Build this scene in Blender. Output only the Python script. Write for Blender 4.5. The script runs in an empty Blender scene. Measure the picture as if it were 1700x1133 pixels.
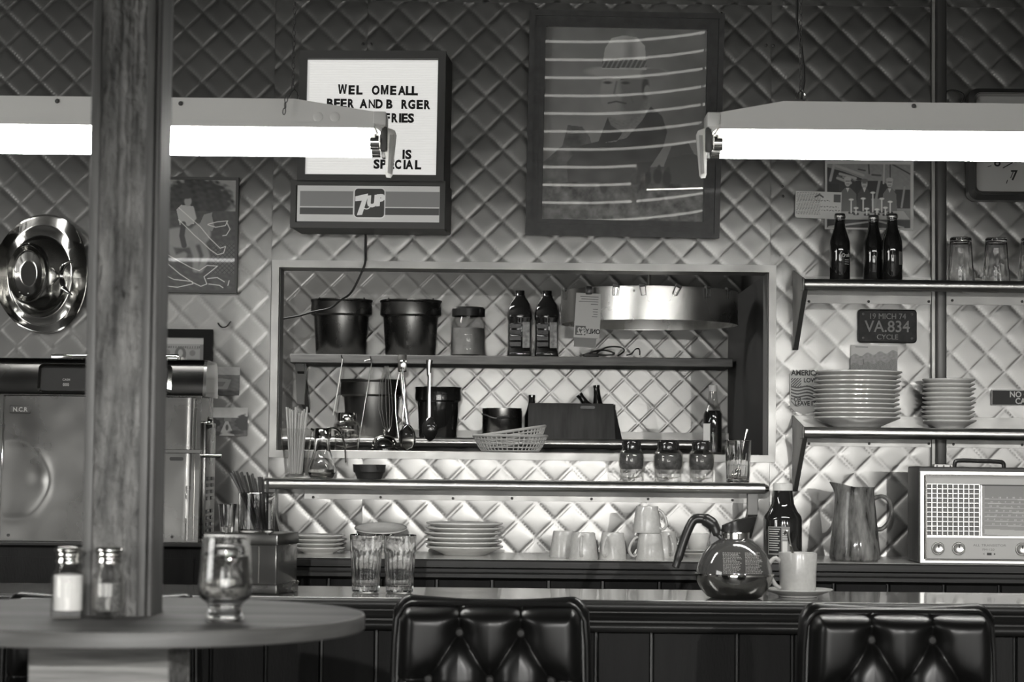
import bpy, bmesh, math, random
import numpy as np
from mathutils import Vector, Matrix
PI = math.pi
random.seed(7); RNG = np.random.default_rng(7)
SC = bpy.context.scene
COL = SC.collection

# ------------------------------------------------------------------ camera
F = 3600.0                      # focal length in pixels of the 1700 px wide frame
CAMZ = 1.18
PITCH = math.atan(194 / F)
ROLL = math.radians(0.6)
_f = np.array([0, math.cos(PITCH), math.sin(PITCH)])
_r0 = np.array([1.0, 0, 0]); _u0 = np.array([0, -math.sin(PITCH), math.cos(PITCH)])
_r = math.cos(ROLL) * _r0 + math.sin(ROLL) * _u0
_u = -math.sin(ROLL) * _r0 + math.cos(ROLL) * _u0
cam = bpy.data.cameras.new('camera'); camo = bpy.data.objects.new('camera', cam); COL.objects.link(camo)
cam.sensor_width = 36; cam.lens = F / 1700 * 36; cam.clip_end = 60; cam.clip_start = .05
camo.matrix_world = Matrix(((_r[0], _u[0], -_f[0], 0), (_r[1], _u[1], -_f[1], 0), (_r[2], _u[2], -_f[2], CAMZ), (0, 0, 0, 1)))
cam.dof.use_dof = True; cam.dof.focus_distance = 6.3; cam.dof.aperture_fstop = 8.0
SC.camera = camo

def P(px, py, Y):
    """world point that the photograph shows at pixel (px, py), at depth Y"""
    d = _f + (px - 850) / F * _r + (566.5 - py) / F * _u
    t = Y / d[1]
    return Vector((d[0] * t, Y, CAMZ + d[2] * t))
def X(px, py, Y): return P(px, py, Y).x
def Z(px, py, Y): return P(px, py, Y).z
def onz(px, Y, z):
    """point at pixel column px, depth Y, height z"""
    py = 700
    for _ in range(4):
        a = P(px, py, Y); py += (a.z - z) * F / Y
    a = P(px, py, Y); return Vector((a.x, Y, z))

# ------------------------------------------------------------------ light and exposure
VS = SC.view_settings
SC.display_settings.display_device = 'sRGB'
VS.view_transform = 'Standard'; VS.look = 'None'; VS.exposure = 0.0; VS.gamma = 1.0; VS.use_curve_mapping = False
TUBE_STRENGTH = 32.0
WINDOW_STRENGTH = 6.0
PENDANT_W = 330.0
KITCHEN_W = 31.0
W = bpy.data.worlds.new('world'); SC.world = W; W.use_nodes = True
W.node_tree.nodes['Background'].inputs[0].default_value = (1.0, .985, .95, 1)
W.node_tree.nodes['Background'].inputs[1].default_value = 0.10
def area(name, loc, rot, sx, sy, power):
    l = bpy.data.lights.new(name, 'AREA'); l.shape = 'RECTANGLE'; l.size = sx; l.size_y = sy; l.energy = power
    l.color = (1, .985, .955)
    o = bpy.data.objects.new(name, l); COL.objects.link(o); o.location = loc; o.rotation_euler = rot
    return o
area('kitchen_ceiling_lamp', (-0.9, 7.1, 2.5), (math.radians(20), math.radians(-15), 0), 0.9, 0.4, KITCHEN_W)
SC.cycles.max_bounces = 18; SC.cycles.transparent_max_bounces = 32; SC.cycles.transmission_bounces = 18
SC.cycles.caustics_reflective = False; SC.cycles.caustics_refractive = False
SC.cycles.sample_clamp_indirect = 6.0

# ------------------------------------------------------------------ materials
TINT = (1.0, .992, .962)
def T(v): return (v * TINT[0], v * TINT[1], v * TINT[2], 1)
MATS = {}
def M(name, v=.5, rough=.5, metal=0., coat=0., trans=0., ior=1.45, noise=None, bump=None, wear=None, aniso=0., emit=0., spec=.5, coat_rough=.05):
    """noise=(mapping scale xyz, scale, low, high) multiplies colour; bump=(mapping scale xyz, scale, strength, distance); wear=(scale, rough add)"""
    m = bpy.data.materials.new(name); m.use_nodes = True; nt = m.node_tree
    b = nt.nodes['Principled BSDF']; I = b.inputs
    I['Base Color'].default_value = T(v); I['Roughness'].default_value = rough; I['Metallic'].default_value = metal
    I['Coat Weight'].default_value = coat; I['Coat Roughness'].default_value = coat_rough; I['Transmission Weight'].default_value = trans
    I['IOR'].default_value = ior; I['Specular IOR Level'].default_value = spec
    if aniso: I['Anisotropic'].default_value = aniso
    if emit: I['Emission Color'].default_value = T(1); I['Emission Strength'].default_value = emit
    tc = None
    def tex(msc, sc, detail=4, rgh=.55):
        nonlocal tc
        tc = tc or nt.nodes.new('ShaderNodeTexCoord')
        mp = nt.nodes.new('ShaderNodeMapping'); mp.inputs['Scale'].default_value = msc
        nt.links.new(tc.outputs['Object'], mp.inputs[0])
        n = nt.nodes.new('ShaderNodeTexNoise'); n.inputs['Scale'].default_value = sc; n.inputs['Detail'].default_value = detail; n.inputs['Roughness'].default_value = rgh
        nt.links.new(mp.outputs[0], n.inputs['Vector']); return n
    if noise:
        n = tex(noise[0], noise[1]); r = nt.nodes.new('ShaderNodeMapRange')
        r.inputs['From Min'].default_value = .3; r.inputs['From Max'].default_value = .7
        r.inputs['To Min'].default_value = noise[2]; r.inputs['To Max'].default_value = noise[3]
        nt.links.new(n.outputs['Fac'], r.inputs['Value'])
        mx = nt.nodes.new('ShaderNodeMix'); mx.data_type = 'RGBA'; mx.blend_type = 'MULTIPLY'; mx.inputs[0].default_value = 1
        mx.inputs[6].default_value = T(v); nt.links.new(r.outputs[0], mx.inputs[7]); nt.links.new(mx.outputs[2], I['Base Color'])
    if wear:
        n = tex((1, 1, 1), wear[0]); r = nt.nodes.new('ShaderNodeMapRange')
        r.inputs['From Min'].default_value = .35; r.inputs['From Max'].default_value = .7
        r.inputs['To Min'].default_value = rough; r.inputs['To Max'].default_value = rough + wear[1]
        nt.links.new(n.outputs['Fac'], r.inputs['Value']); nt.links.new(r.outputs[0], I['Roughness'])
    if bump:
        n = tex(bump[0], bump[1]); bp = nt.nodes.new('ShaderNodeBump'); bp.inputs['Strength'].default_value = bump[2]; bp.inputs['Distance'].default_value = bump[3]
        nt.links.new(n.outputs['Fac'], bp.inputs['Height']); nt.links.new(bp.outputs[0], I['Normal'])
    MATS[name] = m; return m
def glass_mat(name, v=1., rough=.0, fac=.0, gloss=1.):
    """pane and thin-wall glass: clear with a mirror film by Fresnel; fac adds tint"""
    m = bpy.data.materials.new(name); m.use_nodes = True; nt = m.node_tree; nt.nodes.clear()
    o = nt.nodes.new('ShaderNodeOutputMaterial'); tr = nt.nodes.new('ShaderNodeBsdfTransparent'); gl = nt.nodes.new('ShaderNodeBsdfGlossy')
    tr.inputs[0].default_value = (v, v, v, 1); gl.inputs[0].default_value = T(gloss); gl.inputs[1].default_value = rough
    lw = nt.nodes.new('ShaderNodeLayerWeight'); lw.inputs[0].default_value = .5; pw = nt.nodes.new('ShaderNodeMath'); pw.operation = 'POWER'; pw.inputs[1].default_value = 4.
    fr = nt.nodes.new('ShaderNodeMath'); fr.operation = 'MULTIPLY_ADD'; fr.inputs[1].default_value = .85; fr.inputs[2].default_value = .04; mx = nt.nodes.new('ShaderNodeMixShader')
    nt.links.new(lw.outputs['Facing'], pw.inputs[0]); nt.links.new(pw.outputs[0], fr.inputs[0])
    nt.links.new(fr.outputs[0], mx.inputs[0]); nt.links.new(tr.outputs[0], mx.inputs[1]); nt.links.new(gl.outputs[0], mx.inputs[2]); nt.links.new(mx.outputs[0], o.inputs[0])
    MATS[name] = m; return m
def print_mat(name, rough=.5, coat=0., emit=0.):
    m = bpy.data.materials.new(name); m.use_nodes = True; nt = m.node_tree; b = nt.nodes['Principled BSDF']
    a = nt.nodes.new('ShaderNodeVertexColor'); a.layer_name = 'Col'
    nt.links.new(a.outputs[0], b.inputs['Base Color']); b.inputs['Roughness'].default_value = rough; b.inputs['Coat Weight'].default_value = coat
    if emit:
        nt.links.new(a.outputs[0], b.inputs['Emission Color']); b.inputs['Emission Strength'].default_value = emit
    MATS[name] = m; return m
m_steel = M('quilted_steel', .19, .29, 1., wear=(3, .05), bump=((1, 1, 1), 260, .04, .001))
m_trim = M('brushed_trim', .36, .42, 1., wear=(14, .12))
m_tube = M('shelf_steel', .50, .30, 1., wear=(20, .10), aniso=.3)
m_chrome = M('chrome', .72, .07, 1.)
m_hat = M('hat_metal', .62, .13, 1.)
m_register = M('register_metal', .19, .24, 1., wear=(5, .12), bump=((1, 1, 1), 12, .05, .004))
m_regdark = M('register_dark', .10, .22, .6, coat=.4)
m_bucket = M('bucket_steel', .16, .24, 1., wear=(12, .08), aniso=.4)
m_potdark = M('dark_enamel', .02, .15, .0, coat=1.)
m_black = M('black_plastic', .018, .35, coat=.2)
m_button = M('vinyl_button', .02, .6, spec=.3)
m_hood = M('register_hood', .045, .20, 1., wear=(6, .1))
m_matte = M('matte_black', .012, .65, spec=.2)
m_potglass = M('coffee_pot_glass', .10, .05, trans=.35, coat=1., ior=1.3)
m_rubber = M('dark_rubber', .03, .5)
m_vinyl = M('black_vinyl', .005, .34, spec=.3, coat=.10, bump=((1, 1, 1), 900, .12, .0006), coat_rough=.22)
m_darkwood = M('dark_stained_wood', .015, .45, spec=.3, coat=.08, noise=((1, 6, 30), 2.2, .5, 1.5), bump=((1, 6, 30), 6, .25, .002), coat_rough=.2)
m_plank = M('dark_painted_plank', .005, .55, noise=((8, 8, 1), 3, .6, 1.5), bump=((6, 6, 1.5), 45, .5, .0015), spec=.2)
m_counter = M('bar_laminate', .15, .16, coat=.5, noise=((1, 4, 4), 4, .8, 1.2))
m_pale_top = M('pale_worktop', .62, .22, coat=.4)
m_tablewood = M('table_oak', .085, .6, noise=((.55, 4.2, 3), 2.6, .25, 1.9), bump=((1, 12, 6), 6, .2, .001), spec=.25)
m_tableedge = M('table_edge_wood', .06, .45, noise=((2, 2, 20), 4, .7, 1.3))
m_roughwood = M('rough_sawn_wood', .12, .55, noise=((16, 16, 3.0), 2.4, .12, 1.8), bump=((10, 10, 5), 11, 1., .012))
m_postwood = M('weathered_post_wood', .065, .5, noise=((16, 16, 1.4), 2.4, .55, 1.5), bump=((16, 16, 1.5), 8, .4, .003))
m_basewood = M('pedestal_wood', .16, .6, noise=((1.6, 12, 26), 2.8, .45, 1.5), bump=((2, 12, 26), 7, .4, .002))
m_framewood = M('picture_frame_wood', .035, .45, noise=((6, 6, 6), 5, .7, 1.4), coat=.1)
m_shelfwood = M('bare_shelf_wood', .16, .6, noise=((2, 12, 20), 3, .65, 1.3))
m_ceramic = M('glazed_ceramic', .64, .22, coat=.4, noise=((1, 1, 1), 40, .92, 1.06))
m_mug = M('stoneware_mug', .50, .28, coat=.4, noise=((1, 1, 1), 120, .9, 1.05))
m_glass = M('clear_glass', 1., .0, trans=1., ior=1.45)
m_glass.node_tree.nodes['Principled BSDF'].inputs['Base Color'].default_value = (.985, .985, .985, 1)
m_pane = glass_mat('thin_pane', .98)
m_thin = glass_mat('thin_glass', .95)
m_water = M('drink', .80, .0, trans=1., ior=1.33)
m_smoke = M('smoked_glass', .34, .04, trans=1., ior=1.46)
m_smoke2 = M('streaked_smoked_glass', .17, .06, trans=.45, ior=1.3, noise=((12, 12, 3.2), 3.2, .05, 2.4), bump=((9, 9, 1.5), 4, .35, .003))
m_cola = M('dark_bottle', .012, .05, coat=1.)
m_cola2 = M('dark_syrup_glass', .018, .06, trans=.15, coat=1., ior=1.5)
m_paper = M('paper', .52, .7)
m_card = M('cardboard', .05, .75, noise=((14, 2, 2), 3, .7, 1.3))
m_straw = M('paper_straw', .62, .5)
m_blackstraw = M('dark_straw', .05, .4)
m_salt = M('salt', .75, .8)
m_pepper = M('pepper', .10, .8, noise=((1, 1, 1), 300, .3, 1.8))
m_housing = M('lamp_housing_paint', .85, .38, coat=.2)
m_socket = M('lamp_socket', .10, .4)
m_signcase = M('sign_case', .11, .5)
m_dimwhite = M('white_print', .55, .5)
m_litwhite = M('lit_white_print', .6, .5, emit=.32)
m_letter = M('sign_letter', .008, .5)
m_basket = M('basket_plastic', .52, .4)
m_noticedark = M('notice_dark', .045, .6, spec=.25)
m_conduit = M('painted_conduit', .10, .4, metal=.5)
m_grey = M('mid_grey_paint', .2, .5)
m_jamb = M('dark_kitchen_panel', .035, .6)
m_wallpaint = M('painted_wall', .12, .8)
m_floor = M('floor_tile', .09, .5)
m_ceil = M('ceiling_boards', .045, .7)
m_slat = M('blind_slat', .10, .6)
m_radio = M('radio_trim', .60, .28, metal=.85)
m_radiogrey = M('radio_panel', .28, .4, metal=.2)
m_leather = M('radio_leather', .045, .5, bump=((1, 1, 1), 300, .2, .001))
m_cloth = M('speaker_cloth', .17, .8)
m_plate = M('licence_plate_paint', .022, .5, spec=.25, coat=.05, noise=((1, 1, 1), 30, .6, 1.3))
m_platetxt = M('licence_plate_digits', .15, .4)
m_tube_e = M('lamp_tube', .8, .5, emit=TUBE_STRENGTH)
m_sky_e = M('daylight', .8, .5, emit=WINDOW_STRENGTH)
m_side_light = M('added_side_light', .8, .5, emit=9.0)
m_sky_s = M('shaded_daylight', .8, .5, emit=5.0)
m_print = print_mat('flat_print', .45)
m_gloss = print_mat('glossy_print', .35, .3)
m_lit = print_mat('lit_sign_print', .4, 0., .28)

# ------------------------------------------------------------------ mesh helpers
class MB:
    def __init__(s): s.v = []; s.f = []
    def add(s, vs, fs):
        n = len(s.v); s.v += [tuple(v) for v in vs]; s.f += [tuple(i + n for i in f) for f in fs]; return s
    def box(s, x0, x1, y0, y1, z0, z1):
        return s.add([(x0, y0, z0), (x1, y0, z0), (x1, y1, z0), (x0, y1, z0), (x0, y0, z1), (x1, y0, z1), (x1, y1, z1), (x0, y1, z1)],
                     [(0, 3, 2, 1), (4, 5, 6, 7), (0, 1, 5, 4), (1, 2, 6, 5), (2, 3, 7, 6), (3, 0, 4, 7)])
    def rbox(s, x0, x1, y0, y1, z0, z1, b, seg=2):
        bm = bmesh.new(); bmesh.ops.create_cube(bm, size=1)
        for v in bm.verts: v.co = Vector((x0 + (v.co.x + .5) * (x1 - x0), y0 + (v.co.y + .5) * (y1 - y0), z0 + (v.co.z + .5) * (z1 - z0)))
        bmesh.ops.bevel(bm, geom=bm.edges[:], offset=b, segments=seg, profile=.5, affect='EDGES')
        bm.verts.index_update(); s.add([v.co[:] for v in bm.verts], [[v.index for v in f.verts] for f in bm.faces]); bm.free(); return s
    def lathe(s, prof, n=32, sx=1., sy=1., c=(0, 0, 0), rfun=None):
        """prof: (r, z) list; closed where r == 0"""
        rings = []; vs = []
        for k, (r, z) in enumerate(prof):
            if r < 1e-9: rings.append([len(vs)]); vs.append((c[0], c[1], c[2] + z))
            else:
                i0 = len(vs); rings.append(list(range(i0, i0 + n)))
                for i in range(n):
                    a = 2 * PI * i / n; q = r * (rfun(a, z, k) if rfun else 1.)
                    vs.append((c[0] + q * sx * math.cos(a), c[1] + q * sy * math.sin(a), c[2] + z))
        fs = []
        for A, B in zip(rings, rings[1:]):
            for i in range(n):
                j = (i + 1) % n
                if len(A) == 1 and len(B) == 1: continue
                if len(A) == 1: fs.append((A[0], B[i], B[j])[::-1])
                elif len(B) == 1: fs.append((A[i], A[j], B[0]))
                else: fs.append((A[i], A[j], B[j], B[i]))
        return s.add(vs, fs)
    def tube(s, path, r, n=8, closed=False, caps=True, flat=1.):
        """round bar along a path; r a number or one per point; flat squeezes along the local binormal"""
        path = [Vector(p) for p in path]; m = len(path); vs = []; fs = []
        rr = r if isinstance(r, (list, tuple)) else [r] * m
        up = None
        for i, p in enumerate(path):
            a = path[(i - 1) % m] if (closed or i) else p; b = path[(i + 1) % m] if (closed or i < m - 1) else p
            d = (b - a).normalized()
            if up is None:
                up = Vector((0, 0, 1)) if abs(d.z) < .9 else Vector((0, 1, 0))
            s1 = d.cross(up).normalized(); up = s1.cross(d).normalized()
            for k in range(n):
                t = 2 * PI * k / n; vs.append(p + (s1 * math.cos(t) + up * math.sin(t) * flat) * rr[i])
        for i in range(m if closed else m - 1):
            j = (i + 1) % m
            for k in range(n):
                q = (k + 1) % n; fs.append((i * n + k, i * n + q, j * n + q, j * n + k))
        if caps and not closed: fs.append(tuple(range(n))[::-1]); fs.append(tuple((m - 1) * n + k for k in range(n)))
        return s.add(vs, fs)
    def prism(s, poly, y0, y1):
        """polygon of (x, z) counter-clockwise seen from -y, extruded from y0 (front) to y1"""
        n = len(poly); vs = [(x, y0, z) for x, z in poly] + [(x, y1, z) for x, z in poly]
        fs = [tuple(range(n)), tuple(range(2 * n - 1, n - 1, -1))] + [(i, i + n, (i + 1) % n + n, (i + 1) % n) for i in range(n)]
        return s.add(vs, fs)
    def prismx(s, poly, x0, x1):
        """polygon of (y, z) extruded along x"""
        n = len(poly); vs = [(x0, y, z) for y, z in poly] + [(x1, y, z) for y, z in poly]
        fs = [tuple(range(n)), tuple(range(2 * n - 1, n - 1, -1))] + [(i, i + n, (i + 1) % n + n, (i + 1) % n) for i in range(n)]
        return s.add(vs, fs)
    def grid(s, G):
        """G: array (ny, nx, 3)"""
        ny, nx, _ = G.shape; n0 = len(s.v); s.v += [tuple(p) for p in G.reshape(-1, 3).tolist()]
        s.f += [(n0 + j * nx + i, n0 + j * nx + i + 1, n0 + (j + 1) * nx + i + 1, n0 + (j + 1) * nx + i) for j in range(ny - 1) for i in range(nx - 1)]
        return s
    def xf(s, mat, start=0):
        s.v[start:] = [tuple(mat @ Vector(v)) for v in s.v[start:]]; return s
    def mesh(s, name, mat, smooth=True, angle=38):
        me = bpy.data.meshes.new(name); me.from_pydata(s.v, [], s.f)
        bm = bmesh.new(); bm.from_mesh(me); bmesh.ops.recalc_face_normals(bm, faces=bm.faces[:]); bm.to_mesh(me); bm.free()
        if smooth:
            me.polygons.foreach_set('use_smooth', [True] * len(me.polygons)); me.set_sharp_from_angle(angle=math.radians(angle))
        me.materials.append(mat); return me
    def build(s, name, mat, parent=None, loc=None, smooth=True, angle=38):
        return link(name, s.mesh(name, mat, smooth, angle), parent, loc)
def link(name, me, parent=None, loc=None):
    o = bpy.data.objects.new(name, me); COL.objects.link(o)
    if parent is not None: o.parent = parent
    if loc is not None: o.location = loc
    return o
def tag(o, label=None, cat=None, group=None, kind=None):
    if label: o['label'] = label
    if cat: o['category'] = cat
    if group: o['group'] = group
    if kind: o['kind'] = kind
    return o
def thing(name, label, cat, loc=(0, 0, 0), group=None, rot=None):
    o = bpy.data.objects.new(name, None); COL.objects.link(o); o.empty_display_size = .05; o.location = loc
    if rot is not None: o.rotation_euler = rot
    return tag(o, label, cat, group)
def struct(name, loc=(0, 0, 0)):
    o = bpy.data.objects.new(name, None); COL.objects.link(o); o.location = loc; o['kind'] = 'structure'; return o
KIDS = {}
def dup(root, loc, label=None, rot=None, group=None, scale=None):
    def cp(o, par):
        c = o.copy(); COL.objects.link(c)
        if par is not None: c.parent = par
        for ch in o.children: cp(ch, c)
        return c
    r = cp(root, None); r.location = loc
    if rot is not None: r.rotation_euler = rot
    if scale is not None: r.scale = scale
    if label: r['label'] = label
    if group: r['group'] = group
    return r
DG = None
TXT = {}
def text_mesh(s, size, depth=.0006, bold=.0, shear=0.):
    k = (s, round(size, 5), depth, bold, shear)
    if k in TXT: return TXT[k]
    c = bpy.data.curves.new('text', 'FONT'); c.body = s; c.size = size; c.extrude = depth; c.offset = bold * size; c.shear = shear
    c.align_x = 'CENTER'; c.resolution_u = 3
    o = bpy.data.objects.new('text', c); COL.objects.link(o)
    dg = bpy.context.evaluated_depsgraph_get(); me = bpy.data.meshes.new_from_object(o.evaluated_get(dg))
    bpy.data.objects.remove(o)
    me.transform(Matrix.Rotation(PI / 2, 4, 'X')); TXT[k] = me; return me
def text(name, s, size, mat, parent, loc, depth=.0006, bold=.012, sx=1., shear=0., rot=0.):
    me = text_mesh(s, size, depth, bold, shear)
    if not me.materials: me.materials.append(mat)
    elif me.materials[0] != mat: me = me.copy(); me.materials[0] = mat
    o = link(name, me, parent, loc); o.scale = (sx, 1, 1); o.rotation_euler = (0, rot, 0); return o
# flat prints: a grid whose points carry the printed grey; fn gets pixel coordinates of the photograph
def print_grid(name, box, s, fn, mat, parent, nx, nz, loc, warp=None):
    x0, y0, x1, y1 = box
    U, V = np.meshgrid(np.linspace(x0, x1, nx), np.linspace(y1, y0, nz))
    g = np.clip(fn(U, V), 0, 1)
    G = np.zeros((nz, nx, 3)); G[..., 0] = (U - (x0 + x1) / 2) * s; G[..., 2] = ((y0 + y1) / 2 - V) * s
    if warp is not None: G[..., 1] = warp(G[..., 0], G[..., 2])
    mb = MB().grid(G); me = mb.mesh(name, mat)
    at = me.color_attributes.new('Col', 'FLOAT_COLOR', 'POINT')
    c = np.ones((nz * nx, 4)); c[:, :3] = g.reshape(-1, 1) * np.array(TINT)
    at.data.foreach_set('color', c.ravel().astype(np.float32)); return link(name, me, parent, loc)
def sm(d, w): return np.clip(.5 - d / w, 0, 1)
def ell(U, V, cx, cy, rx, ry, w=1.5):
    return sm((np.sqrt(((U - cx) / rx) ** 2 + ((V - cy) / ry) ** 2) - 1) * min(rx, ry), w)
def seg(U, V, pts, r, w=1.2):
    d = np.full(U.shape, 1e9)
    for (ax, ay), (bx, by) in zip(pts, pts[1:]):
        t = np.clip(((U - ax) * (bx - ax) + (V - ay) * (by - ay)) / max((bx - ax) ** 2 + (by - ay) ** 2, 1e-9), 0, 1)
        d = np.minimum(d, np.hypot(U - ax - t * (bx - ax), V - ay - t * (by - ay)))
    return sm(d - r, w)
def poly(U, V, pts):
    ins = np.zeros(U.shape, bool)
    for (ax, ay), (bx, by) in zip(pts, pts[1:] + pts[:1]):
        if ay != by: ins ^= ((ay > V) != (by > V)) & (U < (bx - ax) * (V - ay) / (by - ay) + ax)
    return ins.astype(float)
def rect(U, V, x0, y0, x1, y1): return ((U >= x0) & (U <= x1) & (V >= y0) & (V <= y1)).astype(float)
def lay(g, m, v): return g * (1 - m) + m * v
def cloud(U, V, cell, seed=0, oct_=3):
    r = np.random.default_rng(seed); o = np.zeros(U.shape); amp = 1.
    for k in range(oct_):
        c = cell / 2 ** k; T_ = r.uniform(-1, 1, (97, 97)); a = U / c; b = V / c; i = np.floor(a).astype(int); j = np.floor(b).astype(int)
        fa = a - i; fb = b - j; fa = fa * fa * (3 - 2 * fa); fb = fb * fb * (3 - 2 * fb); g = lambda p, q: T_[p % 97, q % 97]
        o += amp * ((g(i, j) * (1 - fa) + g(i + 1, j) * fa) * (1 - fb) + (g(i, j + 1) * (1 - fa) + g(i + 1, j + 1) * fa) * fb); amp *= .55
    return o
def fuzz(U, V, f, seed=0):
    r = np.random.default_rng(seed); o = np.zeros(U.shape)
    for k in range(7):
        a, b, c, d = r.uniform(.4, 1.6, 4) * f; p, q = r.uniform(0, 6.28, 2)
        o += np.sin(U * a + V * b * r.choice([-1, 1]) + p) * np.sin(V * c - U * d * .4 + q)
    return o / 3.5
def screw(parent, loc, r=.0035, mat=None, name='screw'):
    return link(name, SCREW, parent, loc)
SCREW = MB().lathe([(0, 0), (.0042, 0), (.0042, .0012), (.0026, .0026), (0, .003)], 10).xf(Matrix.Rotation(PI / 2, 4, 'X')).mesh('screw', m_socket)

# ------------------------------------------------------------------ depths (m from the camera, along the view)
YW = 6.5      # quilted wall
YK = 7.9      # kitchen back wall
SW = YW / F; SK = YK / F
# ================================================================== the setting
CEIL = 2.95
MB().box(-4.2, 4.2, -3.2, 8.2, -.1, 0).build('floor', m_floor)['kind'] = 'structure'
ceil = struct('ceiling')
for k in range(14):
    MB().rbox(-4.2, 4.2, -3.2 + k * .815, -3.2 + k * .815 + .805, CEIL, CEIL + .03, .004, 1).build('board', m_ceil, ceil)
WY0, WY1 = .2, 2.6
MB().box(-4.3, -4.2, -3.2, WY0, 0, CEIL).box(-4.3, -4.2, WY1, 8.2, 0, CEIL).box(-4.3, -4.2, WY0, WY1, 0, .9).box(-4.3, -4.2, WY0, WY1, 2.3, CEIL).build('wall_left', m_wallpaint)['kind'] = 'structure'
w4 = struct('window_4', (-4.2, (WY0 + WY1) / 2, .9))  # unseen window, added to bring light from the left
MB().box(-.09, -.08, -1.2, 1.2, 0, 1.4).build('daylight', m_side_light, w4)  # glowing pane of the added side window
MB().box(-.06, .03, -1.2, 1.2, -.03, 0).build('window_sill', m_grey, w4)
for y_ in (-.4, .4): MB().box(-.06, .01, y_ - .02, y_ + .02, 0, 1.4).build('mullion', m_grey, w4)
MB().box(4.2, 4.3, -3.2, 8.2, 0, CEIL).build('wall_right', m_wallpaint)['kind'] = 'structure'
# street side, behind the photographer, with two windows whose daylight and blinds mirror in the glass and the metal
YF = -3.2
wf = struct('wall_front')
WINS = [(-1.9, -0.5), (-.3, 1.7), (1.95, 2.7)]; wz0, wz1 = .25, 1.5; WZ2 = 2.5
mb = MB().box(-4.2, 4.2, YF - .1, YF, 0, wz0).box(-4.2, -.3, YF - .1, YF, wz1, CEIL).box(1.7, 4.2, YF - .1, YF, wz1, CEIL).box(-.3, 1.7, YF - .1, YF, WZ2, CEIL)
for a, b in ((-4.2, -1.9), (-.5, -.3), (1.7, 1.95), (2.7, 4.2)): mb.box(a, b, YF - .1, YF, wz0, wz1)
mb.build('wall_body', m_wallpaint, wf)
for i, (a, b) in enumerate(WINS):
    w = struct('window_%d' % (i + 1), ((a + b) / 2, YF, wz0)); hw = (b - a) / 2; wh = (WZ2 if i == 1 else wz1) - wz0
    zl = .72 if i == 1 else wh
    MB().box(-hw, hw, -.09, -.08, 0, zl).build('daylight', m_sky_e, w)
    if i == 1: MB().box(-hw, hw, -.09, -.08, zl, wh).build('shaded_daylight', m_sky_s, w); MB().box(-hw, hw, -.08, .0, zl - .04, zl + .04).build('transom', m_grey, w)
    MB().box(-hw, hw, -.06, .03, -.03, 0).build('window_sill', m_grey, w)
    if i == 1:
        for k in range(12):
            MB().box(-hw + .01, hw - .01, -.004, .004, -.0575, .0575).build('blind_slat', m_slat, w, (0, -.03, zl + .09 + k * .132))
    else:
        for x_ in (-hw / 3, hw / 3): MB().box(x_ - .02, x_ + .02, -.06, .01, 0, wh).build('mullion', m_grey, w)
PZ = 1.60
# shaded pendant lamps over the dining tables, behind and beside the photographer
for px_, lab in ((-.15, 'dark shaded pendant lamp over the left dining table behind the photographer'), (1.35, 'dark shaded pendant lamp over the middle dining table behind the photographer'), (3.4, 'dark shaded pendant lamp over the right dining table behind the photographer')):
    pl = thing('pendant_lamp', lab, 'lamp', (px_, -.7, PZ))
    MB().lathe([(.20, 0), (.19, .03), (.12, .12), (.04, .16), (.0, .165)], 32).build('lamp_shade', m_black, pl)
    MB().tube([(0, 0, .16), (0, 0, CEIL - PZ)], .004, 6).build('power_cord', m_rubber, pl)
    lg_ = bpy.data.lights.new('bulb', 'POINT'); lg_.energy = PENDANT_W * (.72 if px_ > 2 else 1.05 if px_ < 0 else 1.); lg_.shadow_soft_size = .016; lg_.color = (1, .985, .955)
    lo = link('bulb', lg_, pl, (0, 0, .004))
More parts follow.
